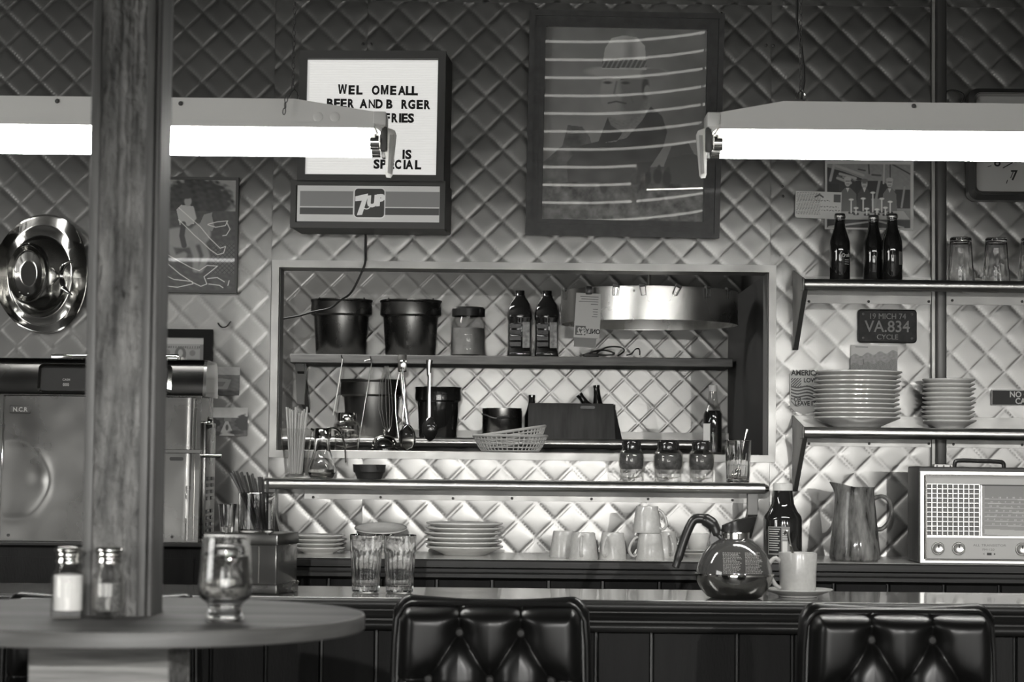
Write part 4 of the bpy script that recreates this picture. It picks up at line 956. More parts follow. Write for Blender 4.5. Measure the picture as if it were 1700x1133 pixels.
# mug on its saucer on the bar
ZB = ZR
s = 5.08 / F
q = onz(1325, 5.08, ZB + .0008)
so = MB().lathe(plate_prof(57 * s, 13 * s), 64).build('saucer', m_mug, None, q); tag(so, 'saucer on the bar under the mug with the spoon', 'saucer')
mug('coffee_mug', 'upright diner mug with a spoon, on a saucer on the bar', q + Vector((-.001, 0, .0066)), 29.5 * s, 31.5 * s, 68 * s, math.radians(-170), False)
sp = thing('teaspoon', 'spoon standing in the mug on the bar', 'spoon', q + Vector((-.006, 0, .015)))
MB().tube(smooth_path([(.018, .0, .0), (.006, .008, .05), (-.012, -.005, .10), (-.020, -.012, .131), (-.024, -.014, .136), (-.029, -.016, .130)], 5), .0032, 8, flat=.6).build('spoon_handle', m_chrome, sp)
MB().lathe([(0, -.014), (.006, -.009), (.008, 0), (.005, .010), (0, .014)], 12, 1, .35).build('spoon_bowl', m_chrome, sp, (.014, 0, .014))

# ================================================================== glasses
def tumbler(name, label, loc, R0, R1, H, base=.010, wall=.0022, flutes=0, mat=m_glass, band=.30, group=None, inverted=False, cat='glass'):
    t = thing(name, label, cat, loc, group)
    rf = (lambda a, z, k: 1 - (.045 * abs(math.sin(flutes * a / 2)) ** .7 if (k in FL_) else 0)) if flutes else None
    Rb = R0 + (R1 - R0) * (1 - band)
    p = [(0, .001), (R0 * .9, 0), (R0, .003), (R0 * 1.0, .010), (R0 + (R1 - R0) * .2, H * .2), (Rb * .99, H * (1 - band) - .004), (Rb * 1.03, H * (1 - band) + .003), (R1 - wall * .08, H * .955), (R1, H * .985), (R1 - wall * .5, H), (R1 - wall, H * .985), (R1 - wall * 1.08, H * .955), (Rb - wall, H * (1 - band)), (R0 - wall + (R1 - R0) * .2, H * .2), (R0 - wall * 1.3, base + .003), (R0 * .7, base), (0, base)]
    FL_ = (3, 4, 5)
    if inverted: p = [(r, H - z) for r, z in p]
    MB().lathe(p, 72 if flutes else 40, rfun=rf).build('glass_body', mat, t, angle=24); return t
s = 5.05 / F
for k, (px, lab) in enumerate(((607, 'ribbed tumbler on the bar, the one nearer the metal box'), (663, 'ribbed tumbler on the bar, the one nearer the tufted chair'))):
    tumbler('tumbler', lab, onz(px, 5.07, ZB + .0008), 22.5 * s, 27.5 * s, 96 * s, base=.014, flutes=18, group='ribbed tumblers on the bar')
s = 6.36 / F
for px, lab in ((1595, 'upturned ribbed glass on the upper steel shelf next to the wall channel'), (1654, 'upturned ribbed glass on the upper steel shelf, middle of three'), (1713, 'upturned ribbed glass on the upper steel shelf, cut by the edge')):
    tumbler('tumbler', lab, onz(px, 6.36, ZS1 + .0008), 18 * s, 23 * s, 75 * s, base=.012, flutes=14, group='upturned glasses on the upper shelf', inverted=True)
# glass with spoon on the ledge
s = 6.33 / F
q = onz(1225, 6.33, ZL + .0008)
tumbler('tumbler', 'tumbler with a spoon at the right end of the steel ledge', q, 19 * s, 22 * s, 71 * s, base=.010, flutes=12)
sp = thing('teaspoon', 'spoon standing in the tumbler at the end of the steel ledge', 'spoon', q + Vector((0, 0, .014)))
MB().tube([(.002, 0, .02), (.012, 0, .08), (.022, 0, .125), (.027, 0, .142)], [.002, .002, .0028, .0045], 8, flat=.5).build('spoon_handle', m_chrome, sp)
o = MB().lathe([(0, -.02), (.008, -.013), (.011, 0), (.007, .014), (0, .02)], 14, 1, .35).build('spoon_bowl', m_chrome, sp, (-.005, 0, .012)); o.rotation_euler = (0, .5, 0)
# straw glass
q = onz(491, 6.36, ZL + .0008); s = 6.36 / F
t = thing('straw_glass', 'tall flared glass full of pale straws at the left end of the ledge', 'glass', q)
MB().lathe([(0, 0), (16 * s, 0), (17 * s, 2 * s), (18 * s, 8 * s), (26.5 * s, 80 * s), (27.5 * s, 82 * s), (26 * s, 81 * s), (17 * s, 9 * s), (0, 6 * s)], 40).build('glass_body', m_thin, t)
ST = {}
rr = random.Random(3)
for k in range(34):
    a = rr.uniform(0, 2 * PI); r0 = rr.uniform(0, 11) * s; r1 = r0 * 1.5 + rr.uniform(2, 8) * s; hh_ = rr.uniform(105, 118) * s
    p0 = Vector((r0 * math.cos(a), r0 * math.sin(a), 7 * s)); p1 = Vector((r1 * math.cos(a + .15), r1 * math.sin(a + .15) * .8, hh_))
    o = MB().tube([q + p0, q + p1], .0026, 7).build('straw', m_straw); tag(o, 'pale drinking straw standing in the flared glass on the ledge', 'straw', 'pale straws in the glass')
# syrup pitcher
q = onz(534, 6.33, ZL + .0008); s = 6.33 / F
t = thing('syrup_pitcher', 'pear-shaped glass syrup pitcher with a metal top and curved handle on the ledge', 'pitcher', q)
MB().lathe([(0, 1 * s), (17 * s, 0), (20 * s, 3 * s), (23 * s, 10 * s), (22.5 * s, 18 * s), (18 * s, 32 * s), (13.5 * s, 48 * s), (13 * s, 66 * s), (11.5 * s, 66 * s), (12 * s, 48 * s), (16.5 * s, 32 * s), (21 * s, 18 * s), (20.5 * s, 10 * s), (16 * s, 5 * s), (0, 4 * s)], 40).build('glass_body', m_glass, t)
MB().lathe([(0, 3 * s), (18 * s, 3.4 * s), (20.4 * s, 10 * s), (20.5 * s, 15 * s), (0, 15 * s)], 32).build('syrup', m_water, t)
MB().lathe([(13.5 * s, 66 * s), (15 * s, 66 * s), (15 * s, 80 * s), (13.5 * s, 83 * s), (0, 84 * s)], 32).build('metal_top', m_chrome, t)
MB().tube(smooth_path([(8 * s, 0, 83 * s), (20 * s, 0, 83 * s), (29 * s, 0, 77 * s), (35 * s, 0, 64 * s), (38 * s, 0, 48 * s), (39.5 * s, 0, 26 * s)], 6), [5.5 * s] * 8 + [4.5 * s] * 8 + [3.6 * s] * 8 + [3 * s] * 6 + [1.2 * s], 8, flat=.45).build('handle', m_chrome, t)
MB().tube([(-6 * s, 0, 74 * s), (-19 * s, 0, 82 * s)], [7 * s, 3 * s], 10, flat=.6).build('spout', m_chrome, t)
# ashtray
q = onz(613, 6.3, ZL + .0008); s = 6.3 / F
t = thing('ashtray', 'dark notched plastic ashtray on the ledge', 'ashtray', q)
def notch(a, z, k): return 1.
n = 72; vs = []; fs = []
prof = [(0, 1), (20, 0), (21, 2), (23, 8), (24, 10), (26.5, 12), (27.3, 24), (25, 24), (23.5, 13), (18, 5), (0, 4)]
mb = MB().lathe([(r * s, z * s) for r, z in prof], n)
for i, v in enumerate(mb.v):
    if v[2] > 20 * s:
        a = math.atan2(v[1], v[0]); d = min(abs((a - c0 + PI) % (2 * PI) - PI) for c0 in (-PI / 2 - .42, -PI / 2 + .55, PI / 6, PI * .6, PI * .95))
        if d < .11: mb.v[i] = (v[0], v[1], v[2] - 8 * s)
mb.build('tray', m_rubber, t, angle=30)
# sugar jars with dark lids
def spice_jar(name, label, loc, R, H, group, salt=.42, mat=m_smoke):
    t = thing(name, label, 'jar', loc, group)
    bp = [(0, .001), (R * .84, 0), (R * .90, .004), (R * .88, H * .12), (R * .90, H * .30), (R * .985, H * .38), (R, H * .58), (R * .95, H * .70), (R * .80, H * .77), (R * .68, H * .79)]
    MB().lathe(bp + [(R * .64, H * .79), (R * .76, H * .75), (R * .90, H * .68), (R * .95, H * .56), (R * .93, H * .40), (R * .84, H * .30), (R * .82, H * .12), (0, H * .06)], 48, rfun=lambda a, z, k: 1 - (.03 * abs(math.sin(10 * a)) if 2 <= k <= 4 else 0)).build('glass_body', m_thin, t, angle=50)
    MB().lathe([(0, H * .30), (R * .80, H * .31), (R * .84, H * .34), (R * .91, H * .40), (R * .94, H * .56), (R * .86, H * .68), (0, H * .70)], 32).build('contents', mat, t)
    MB().lathe([(R * .66, H * .78), (R * .72, H * .78), (R * .73, H * .80), (R * .73, H * .965), (R * .68, H), (0, H)], 36).build('lid', m_potdark, t); return t
JM = M('dark_contents', .10, .75, noise=((1, 1, 1), 60, .5, 1.4))
s = 6.31 / F
for px, R, lab in ((1048, 21.5, 'dark-lidded shaker jar on the ledge, the one nearest the baskets'), (1109, 25, 'widest dark-lidded shaker jar on the ledge, in the middle of three'), (1164.5, 22, 'dark-lidded shaker jar on the ledge, in front of the tall bottle')):
    spice_jar('shaker_jar', lab, onz(px, 6.31, ZL + .0008), R * s, 68 * s, 'shaker jars on the ledge', mat=JM)

# ================================================================== on the hatch sill
yq = 6.70; s = yq / F
t = spice_jar('shaker_jar', 'tall glass shaker with a chrome lid on the hatch sill before the grey bucket', onz(575, yq, ZH + .0008), 22 * s, 62 * s, None, mat=m_water)
for c_ in t.children:
    if c_.name.startswith('lid'): c_.data.materials[0] = m_chrome
q = onz(638, yq - .02, ZH + .0008)
t = thing('counter_bell', 'chrome counter bell on the hatch sill', 'bell', q)
MB().lathe([(0, 0), (24 * s, 0), (24 * s, 3 * s), (19 * s, 6 * s), (0, 6 * s)], 36).build('base', m_potdark, t)
MB().lathe([(21 * s, 8 * s), (22 * s, 8 * s), (21 * s, 13 * s), (16 * s, 21 * s), (8 * s, 25 * s), (0, 26 * s)], 36).build('dome', m_chrome, t)
MB().lathe([(0, 25 * s), (2.2 * s, 25 * s), (2 * s, 29 * s), (3.2 * s, 31 * s), (3 * s, 34 * s), (0, 36 * s)], 14).build('button', m_chrome, t)
# woven plastic baskets
def basket(label, loc, a, b, H, rot):
    t = thing('food_basket', label, 'basket', loc, 'woven plastic baskets', rot=rot)
    mb = MB(); n = 46
    def ring(zf):
        k = .78 + .22 * zf ** .8; return [(a * k * math.copysign(abs(math.cos(u)) ** .85, math.cos(u)), b * k * math.copysign(abs(math.sin(u)) ** .85, math.sin(u)), H * zf) for u in np.linspace(0, 2 * PI, n, endpoint=False)]
    R_ = [ring(z) for z in (0, .22, .48, .74)]
    for r in R_: mb.tube(r, .0022, 5, closed=True)
    for k in range(n): mb.tube([ring(z)[k] for z in (0, .25, .5, .75, 1)], .0021, 4, caps=False)
    tag(mb.build('lattice', m_basket, t), kind='stuff')
    MB().tube(ring(1.), .0042, 8, closed=True).build('rim', m_basket, t)
    mb = MB()
    for k in range(-6, 7):
        x = a * .78 * k / 6.5; y = b * .78 * math.sqrt(max(0, 1 - (k / 6.5) ** 2)); mb.tube([(x, -y, 0), (x, y, 0)], .0014, 4, caps=False)
    tag(mb.build('bottom_grid', m_basket, t), kind='stuff'); return t
q = onz(847, 6.66, ZH + .0008); s = 6.66 / F
basket('pale woven plastic food basket standing on the hatch sill', q + Vector((0, 0, .003)), 61 * s, .068, 25 * s, (0, 0, 0))
basket('second woven basket nested askew in the one on the hatch sill', q + Vector((.004, .014, .021)), 60 * s, .066, 23 * s, (math.radians(0), math.radians(-9), 0))
# tall bottle on the sill
def bottle(name, label, loc, prof, mat, parts, group=None):
    t = thing(name, label, 'bottle', loc, group); MB().lathe(prof, 40).build('glass_body', mat, t, angle=50)
    for nm, pr, m_ in parts: MB().lathe(pr, 32).build(nm, m_, t, angle=50)
    return t
q = onz(1183, 6.72, ZH + .0008); s = 6.72 / F
t = bottle('sauce_bottle', 'tall clear-necked bottle of dark liquid at the right end of the hatch sill', q, [(0, 0), (15 * s, 0), (16 * s, 3 * s), (16 * s, 66 * s), (13 * s, 74 * s), (9.5 * s, 80 * s), (8 * s, 90 * s), (6.2 * s, 108 * s), (5 * s, 108 * s), (7 * s, 88 * s), (12 * s, 73 * s), (15 * s, 66 * s), (15 * s, 3 * s), (0, 3 * s)], m_thin,
       [('liquid', [(0, 3.2 * s), (14.6 * s, 3.2 * s), (14.7 * s, 66 * s), (12 * s, 72 * s), (0, 72.5 * s)], m_cola), ('cap', [(5 * s, 104 * s), (7 * s, 104 * s), (7 * s, 114 * s), (0, 115 * s)], m_basket)])
MB().box(-17 * s, -6 * s, -.0335, -.028, 22 * s, 50 * s).build('label', m_straw, t)

# ================================================================== kitchen: upper wooden shelf
def bucket(label, px, py0, Y, R, H, mat, ears=True, z=None):
    """stepped steam-table insert: wide collar over a tapering body"""
    q = onz(px, Y, z + .0008); t = thing('steam_table_bucket', label, 'bucket', q)
    p = [(0, 0), (R * .78, 0), (R * .80, H * .02), (R * .88, H * .70), (R * .985, H * .735), (R * .99, H * .78), (R * .975, H * .95), (R * 1.0, H * .975), (R * 1.0, H), (R * .96, H), (R * .94, H * .75), (R * .82, H * .7), (R * .75, H * .05), (0, H * .04)]
    MB().lathe(p, 48).build('body', mat, t, angle=30)
    if ears:
        for sg in (-1, 1): MB().tube([(sg * R * .72, 0, H), (sg * R * .72, 0, H * 1.05)], .003, 6).build('lid_peg', m_black, t)
    return t
yk_ = 7.74; s = yk_ / F
bucket('dark steel bucket at the left end of the kitchen shelf, under the sign cord', 566, 0, yk_, 51.5 * s, 93 * s, m_bucket, z=ZK)
bucket('dark steel bucket on the kitchen shelf beside the lidded glass jar', 681, 0, yk_, 51.5 * s, 93 * s, m_bucket, z=ZK)
q = onz(777, yk_, ZK + .0008)
t = thing('glass_jar', 'clear lidded glass jar on the kitchen shelf between bucket and plastic jugs', 'jar', q)
MB().lathe([(0, 0), (27 * s, 0), (29 * s, 3 * s), (29 * s, 58 * s), (25 * s, 66 * s), (25 * s, 70 * s), (23.5 * s, 70 * s), (23.5 * s, 65 * s), (27.5 * s, 57 * s), (27.5 * s, 4 * s), (0, 3 * s)], 40).build('glass_body', m_thin, t)
MB().lathe([(0, 3.5 * s), (27 * s, 4 * s), (27 * s, 48 * s), (0, 49 * s)], 32).build('contents', M('pale_syrup', .30, .35, noise=((1, 1, 1), 14, .7, 1.3)), t)
MB().lathe([(27 * s, 68 * s), (27.5 * s, 68 * s), (27.5 * s, 80 * s), (25 * s, 83 * s), (0, 83 * s)], 36).build('lid', m_black, t)
def jug(label, px):
    q = onz(px, yk_ - .02, ZK + .0008); t = thing('plastic_jug', label, 'jug', q, 'dark plastic jugs')
    sq = lambda a, z, k: (1 / max(abs(math.cos(a)), abs(math.sin(a)))) ** .55 if k < 9 else 1.
    p = [(0, 0), (19 * s, 0), (20 * s, 3 * s), (20 * s, 10 * s), (19.2 * s, 12 * s), (19.2 * s, 60 * s), (20.5 * s, 64 * s), (20.5 * s, 74 * s), (17.5 * s, 88 * s), (11 * s, 98 * s), (8 * s, 103 * s), (8 * s, 111 * s), (0, 112 * s)]
    MB().lathe(p, 48, rfun=sq).build('body', m_cola2, t, angle=35)
    for k in range(4):
        MB().rbox(-17 * s, 3 * s, -23.0 * s, -20 * s, (17 + k * 10) * s, (25 + k * 10) * s, .0015, 1).build('grip_rib', m_cola2, t)
    MB().rbox(5 * s, 17 * s, -21.6 * s, -20.4 * s, 15 * s, 58 * s, .0008, 1).build('label', M('jug_label_%d' % px, .12, .3, coat=.5, noise=((20, 20, 20), 3, .4, 1.8)), t)
    MB().lathe([(8.6 * s, 100 * s), (9 * s, 100 * s), (9 * s, 103 * s), (8.6 * s, 103 * s)], 24).build('neck_ring', m_black, t); return t
jug('dark ribbed plastic jug on the kitchen shelf, next to the lidded jar', 862)
jug('dark ribbed plastic jug on the kitchen shelf, next to the order carousel', 907)
# black cables and tongs lying on the shelf
tag(MB().tube(smooth_path([P(968, 590, 7.7), P(985, 584, 7.68), P(1004, 582, 7.7), P(1020, 587, 7.66), P(1008, 590, 7.66), P(990, 588, 7.7), P(1008, 577, 7.72), P(1030, 577, 7.72), P(1036, 583, 7.7), P(1026, 591, 7.66)]), .0032, 7).build('cable', m_black), 'loops of black cable lying on the kitchen shelf under the order carousel', 'cable')
tag(MB().tube(smooth_path([P(1040, 590, 7.64), P(1048, 588, 7.64), P(1055, 580, 7.66), P(1061, 580, 7.68), P(1062, 589, 7.66)]), .0026, 6).build('cable', m_black), 'bent black wire hook lying right of the cable loops on the kitchen shelf', 'cable')
tag(MB().rbox(-.026, .026, -.02, .02, 0, .016, .006, 2).build('plug', m_rubber, None, onz(982, 7.70, ZK + .0008)), 'dark plug lying at the left of the cable loops on the kitchen shelf', 'plug')

# ================================================================== kitchen: lower shelf and hanging tools
yk2 = 7.75; s = yk2 / F
bucket('large grey steel bucket with a collar on the lower kitchen shelf', 616, 0, 7.745, 52 * s, 95 * s, M('grey_bucket_steel', .20, .34, 1., wear=(8, .12)), ears=False, z=ZKC)
bucket('glossy black bucket on the lower kitchen shelf behind the hanging spoon', 727, 0, 7.75, 39 * s, 84 * s, m_potdark, ears=False, z=ZKC)
q = onz(833, 7.75, ZKC + .0008)
t = thing('sauce_pot', 'small steel pot with a wire handle on the lower kitchen shelf', 'pot', q)
MB().lathe([(0, 0), (31 * s, 0), (32.5 * s, 2 * s), (32.5 * s, 50 * s), (31 * s, 50 * s), (31 * s, 3 * s), (0, 3 * s)], 48).build('body', m_bucket, t, angle=40)
MB().tube(smooth_path([(-33 * s, -.01, 40 * s), (-26 * s, -.045, 38 * s), (-12 * s, -.068, 33 * s), (2 * s, -.072, 34 * s), (12 * s, -.07, 35 * s)]), .0026, 7).build('wire_handle', m_socket, t)
MB().tube([(-8 * s, -.071, 34 * s), (12 * s, -.07, 35 * s)], .005, 8).build('grip', m_rubber, t)
# cardboard carrier with bottles
q = onz(948, 7.755, ZKC + .0008); s = 7.72 / F
t = thing('cardboard_carrier', 'dark wood-grained cardboard carrier holding bottles on the lower kitchen shelf', 'box', q)
w = 72 * s; wt = 70 * s; h = 59 * s; d = .085
MB().add([(-w, -d, 0), (w, -d, 0), (wt - .003, -d + .012, h), (-wt - .0, -d + .012, h), (-w, -d + .004, 0), (w, -d + .004, 0), (wt - .003, -d + .016, h), (-wt, -d + .016, h)], [(0, 1, 2, 3), (5, 4, 7, 6), (0, 4, 5, 1), (1, 5, 6, 2), (2, 6, 7, 3), (3, 7, 4, 0)]).build('front_panel', m_card, t, smooth=False)
MB().box(-w, w, d - .004, d, 0, h * .98).build('back_panel', m_card, t, smooth=False)
for sg, nm in ((-1, 'side_panel'), (1, 'side_panel')): MB().prismx([(-d + .004, 0), (d - .004, 0), (d - .004, h * .98), (-d + .018, h * .98)], sg * w - (.004 if sg > 0 else 0), sg * w + (.004 if sg < 0 else 0)).build(nm, m_card, t, smooth=False)
MB().add([(w, -d + .002, 0), (w + 12 * s, -d + .03, 0), (wt, -d + .02, h), (wt - .002, -d + .014, h)], [(0, 1, 2, 3)]).build('end_flap', m_card, t, smooth=False)
MB().prism(rrect(14 * s, 38 * s, 50 * s, 55 * s, 2 * s), -d + .0075, -d + .0105).build('hand_slot', m_black, t, smooth=False)
for px, py, ang, lab in ((885, 656, 0, 'dark bottle neck at the left end of the cardboard carrier'), (963, 655, -38, 'dark bottle leaning in the middle of the cardboard carrier'), (992, 640, -5, 'tallest dark bottle neck, at the right of the cardboard carrier')):
    tp = P(px - 2, py, 7.73 if ang == -38 else 7.79); H = tp.z - ZKC - .006
    p = [(0, 0), (.024, 0), (.026, .004), (.026, H * .5), (.017, H * .68), (.0125, H * .8), (.0105, H * .95), (.0125, H * .955), (.0125, H), (0, H)]
    if ang == -38: p = [(0, 0), (.020, 0), (.021, .004), (.021, .06), (.0125, .088), (.011, .115), (.0125, .12), (.0125, .128), (0, .128)]; H = .128
    o = MB().lathe(p, 24).build('bottle', m_cola2); M_ = Matrix.Rotation(math.radians(ang), 4, 'Y'); o.rotation_euler = (0, math.radians(ang), 0); o.location = tp - (M_ @ Vector((0, 0, H)))
    tag(o, lab, 'bottle', 'bottles in the cardboard carrier')
# tongs and serving spoon hanging from the shelf
yt_ = 7.555
def K(px, py, dy=0): return P(px, py, yt_ + dy)
t = thing('serving_tongs', 'bright steel tongs with long thin arms hanging from the kitchen shelf', 'tongs', K(668, 592)); o0 = t.location
MB().rbox(-.016, .016, -.006, .006, -.055, .008, .005, 2).build('hinge_cap', m_chrome, t)
def tl(pts, r, nm, m_=m_chrome, fl=.5, par=t): return MB().tube([K(a, b, dy) - par.location for a, b, dy in pts], r, 8, flat=fl).build(nm, m_, par)
tl([(665, 612, 0), (668, 645, .0), (676, 705, 0)], .0055, 'arm'); tl([(664, 612, 0), (660, 630, .0), (656, 655, .0), (657, 690, .0), (662, 730, 0)], .0022, 'arm'); tl([(668, 612, -.01), (672, 650, -.01), (668, 700, -.01), (667, 742, 0)], .0022, 'arm')
MB().lathe([(0, -.05), (.012, -.045), (.026, -.03), (.03, -.005), (.026, .02), (.012, .04), (0, .045)], 20, 1, .45).build('scoop_end', m_smoke, t, K(676, 726) - o0)
t = thing('serving_spoon', 'steel serving spoon with a dark bowl hanging in front of the black bucket', 'spoon', K(713, 600)); par = t
MB().tube([K(713, 598) - par.location, K(712, 610) - par.location, K(712, 625) - par.location], [.012, .009, .007], 10, flat=.5).build('handle_eye', m_chrome, par)
tl([(713, 620, 0), (712, 650, 0), (712, 695, 0)], .0068, 'handle', m_chrome, .6, par)
MB().lathe([(0, -.045), (.016, -.036), (.028, -.012), (.028, .012), (.014, .036), (0, .045)], 22, 1, .45).build('bowl', m_potdark, par, K(714, 712) - par.location)
tag(MB().tube([K(569, 596, -.01), K(562, 640, -.01), K(553, 690, -.01)], .0022, 6).build('skewer', m_tube), 'thin rod hanging from the left nail of the kitchen shelf', 'rod', 'thin rods hanging from the kitchen shelf')
tag(MB().tube([K(605, 600, -.01), K(615, 597, -.015), K(617, 604, -.01), K(606, 670, -.01), K(594, 745, -.01)], .0022, 6).build('skewer', m_tube), 'thin hooked rod hanging from the second nail of the kitchen shelf', 'rod', 'thin rods hanging from the kitchen shelf')
t = thing('wire_whisk', 'fine wire whisk hanging left of the steel tongs', 'whisk', K(652, 602)); par = t
for k in range(5):
    w_ = (-1, -.6, 0, .5, .9)[k]; tl([(642 + 3 * w_, 608, 0), (640 + 10 * w_, 640, .012 * (k % 2)), (641 + 12 * w_, 680, .012), (643 + 7 * w_, 708, .01), (645, 718, 0)], .0010, 'wire', m_tube, 1., par)
# ================================================================== ticket wheel
yw_ = 7.02; s = yw_ / F; q = P(1078, 513, yw_)
t = thing('order_carousel', 'round polished metal order carousel hanging inside the serving hatch', 'order carousel', q); R = 147 * s; h2 = 27 * s
def band(R, z0, z1, th): return [(R, z0), (R, z1), (R - th, z1), (R - th, z0), (R, z0)]
m_wheel = M('wheel_steel', .62, .22, 1., wear=(6, .12), aniso=.6)
MB().lathe(band(R, -h2, h2, .0022), 96).build('rim_band', m_wheel, t, angle=30)
for k in range(3): MB().tube([(0, 0, h2 * .7), (R * math.cos(k * 2.09 + .3), R * math.sin(k * 2.09 + .3), h2 * .7)], .004, 8).build('spoke', m_trim, t)
zt = (513 - 448) * s
MB().tube([(0, 0, h2 * .6), (0, 0, zt)], .0055, 12).build('stem', m_chrome, t)
MB().lathe([(0, 0), (16 * s, 0), (16 * s, 3 * s), (8 * s, 5 * s), (7 * s, 9 * s), (0, 9 * s)], 24).build('mount', m_chrome, t, (0, 0, zt - 2 * s))
MB().tube([(0, 0, zt), (0, 0, 2.55 - q.z)], .006, 8).build('drop_rod', m_conduit, t)
for px, ang in ((936, 0), (1016, .1), (1058, -.15), (1114, .45), (1164, 0), (1200, .1)):
    x = (px - 1078) * s; y = -math.sqrt(max(R * R - x * x, 0)); a = math.atan2(y, x)
    c_ = MB().tube([(-.009, 0, .004), (.009, 0, .004), (.007, 0, -.024), (-.007, 0, -.024)], .0016, 6, closed=True)
    c_.rbox(-.010, .010, -.002, .010, .002, .012, .002, 1)
    o = c_.build('ticket_clip', m_socket, t, (x + .004 * math.cos(a), y - .006, h2 - .006)); o.rotation_euler = (0, ang, a + PI / 2)
# order slip
x = (973 - 1078) * s; y = -math.sqrt(R * R - x * x); a = math.atan2(y, x)
t2 = thing('order_slip', 'pale paper order slip hanging from a clip on the order carousel', 'paper', q + Vector((x, y - .024, 8 * s)), rot=(0, math.radians(3), math.radians(-12)))
MB().box(-21 * s, 21 * s, 0, .0006, -64 * s, 8 * s).build('sheet', m_paper, t2, smooth=False)
MB().box(-20 * s, 16 * s, .0008, .0014, -79 * s, 5 * s).build('under_sheet', m_grey, t2, smooth=False)
mb = MB()
for k in range(9):
    wk = (30, 28, 32, 12, 0, 8, 8, 7, 9)[k]; mb.box((16 - wk) * s, 16 * s, -.0004, 0, (2 - k * 4) * s, (3 - k * 4) * s)
tag(mb.build('printed_lines', m_socket, t2, smooth=False), kind='stuff')
text('slip_text', 'ONLY', 11 * s, m_letter, t2, (10 * s, -.0006, -57 * s), .0003, .03, -.8)
MB().box(-19 * s, -2 * s, -.0003, 0, -60 * s, -45 * s).build('price_box', m_socket, t2, smooth=False)
text('slip_price', '$2', 15 * s, m_dimwhite, t2, (-9 * s, -.0008, -58 * s), .0003, .03, -.9)
tag(MB().rbox(-.010, .010, -.012, .008, -.012, .014, .003, 2).build('binder_clip', m_black, None, t2.location + Vector((0, -.001, 12 * s))), 'dark spring clip holding the order slip on the order carousel', 'clip')
# ================================================================== bottles on the upper right shelf
s = 6.36 / F
bp = [(0, .0), (15 * s, 0), (17 * s, 3 * s), (17 * s, 58 * s), (16.5 * s, 66 * s), (13 * s, 77 * s), (9.5 * s, 88 * s), (8 * s, 103 * s), (8.6 * s, 105 * s), (8.6 * s, 111 * s), (0, 111 * s)]
m_btop = M('bottle_neck_glass', .22, .08, trans=.5, coat=.6)
for k, (px, Y, lab) in enumerate(((1394, 6.34, 'dark soda bottle with a printed label standing apart on the upper steel shelf'), (1450, 6.38, 'dark soda bottle in the middle of the three on the upper steel shelf'), (1481, 6.33, 'dark soda bottle nearest the wall channel on the upper steel shelf'))):
    t = bottle('soda_bottle', lab, onz(px, Y, ZS1 + .0008), bp, m_cola, [('clear_neck', [(8.35 * s, 92 * s), (8.2 * s, 103 * s)], m_btop), ('crown_cap', [(8.9 * s, 104.5 * s), (9.4 * s, 105 * s), (9.2 * s, 109 * s), (7.5 * s, 112 * s), (0, 112.4 * s)], m_tube)], 'dark soda bottles')
    # printed label on the curved front
    def on_r(px_, pz_, r=17.2): a = px_ / 17.; return (r * s * math.sin(a), -r * s * math.cos(a), pz_ * s)
    if k != 1:
        a0, a1 = ((1, 17) if k == 0 else (9, 22))
        g = np.zeros((8, 10, 3))
        for j in range(8):
            for i in range(10): g[j, i] = on_r(a0 + (a1 - a0) * i / 9, 26 + 22 * j / 7)
        if k == 2: MB().grid(g).build('label', m_grey, t)
        for j, (zz, hh_) in enumerate(((40, 5), (33, 1.2), (29.5, 1.2), (26, 1.2))):
            if k == 0 and j: MB().grid(np.array([[on_r(u, zz + dz, 17.35) for u in (6, 9, 12, 15)] for dz in (0, hh_)])).build('label_line', m_dimwhite, t)
        if k == 0:
            for i, ch in enumerate('Crush'):
                u = 3.2 + i * 3.0; o = text('label_letter', ch, 8.5 * s, m_dimwhite, t, on_r(u, 38 + i * .3, 17.3), .0002, .03, .85); o.rotation_euler = (0, 0, u / 17.)
            o = MB().grid(np.array([[on_r(1 + 3 * math.cos(v) * w__ , 40 + 8 * math.sin(v) * w__, 17.32) for v in np.linspace(PI * .5, PI * 1.5, 9)] for w__ in (.75, 1)])).build('label_swirl', m_dimwhite, t)
# ================================================================== back counter: sauce bottle, pitcher, radio
s = 6.16 / F
q = onz(1299, 6.17, ZC + .0008)
t = bottle('sauce_bottle', 'large dark sauce bottle with a pale cap and a white printed label behind the mug', q,
    [(0, 0), (29 * s, 0), (32 * s, 4 * s), (32 * s, 66 * s), (31 * s, 72 * s), (24 * s, 82 * s), (19 * s, 92 * s), (16.5 * s, 112 * s), (16 * s, 117 * s), (0, 118 * s)], m_cola2,
    [('cap', [(15.5 * s, 115 * s), (16.5 * s, 115 * s), (16.5 * s, 125 * s), (15 * s, 127 * s), (0, 127 * s)], m_straw)])
def on_b(u, z, R=32.3): a = u / 32.; return (R * s * math.sin(a), -R * s * math.cos(a), z * s)
def patch(par, nm, u0, u1, z0, z1, R, m_, n=12): return MB().grid(np.array([[on_b(u, z, R) for u in np.linspace(u0, u1, n)] for z in (z0, z1)])).build(nm, m_, par)
patch(t, 'label', -30, 8, 10, 56, 32.25, m_grey); patch(t, 'label_panel', -28.5, -6, 12, 54, 32.4, m_letter); patch(t, 'label_barcode', -4, 4, 12, 32, 32.4, m_dimwhite, 6)
for k in range(10):
    patch(t, 'label_line', -27.5, -8 - (k * 7 % 5), 51 - k * 3.8, 52.2 - k * 3.8, 32.5, m_dimwhite, 8)
for k in range(5): patch(t, 'label_line', -4, 6, 50 - k * 3.6, 51 - k * 3.6, 32.5, m_dimwhite, 5)
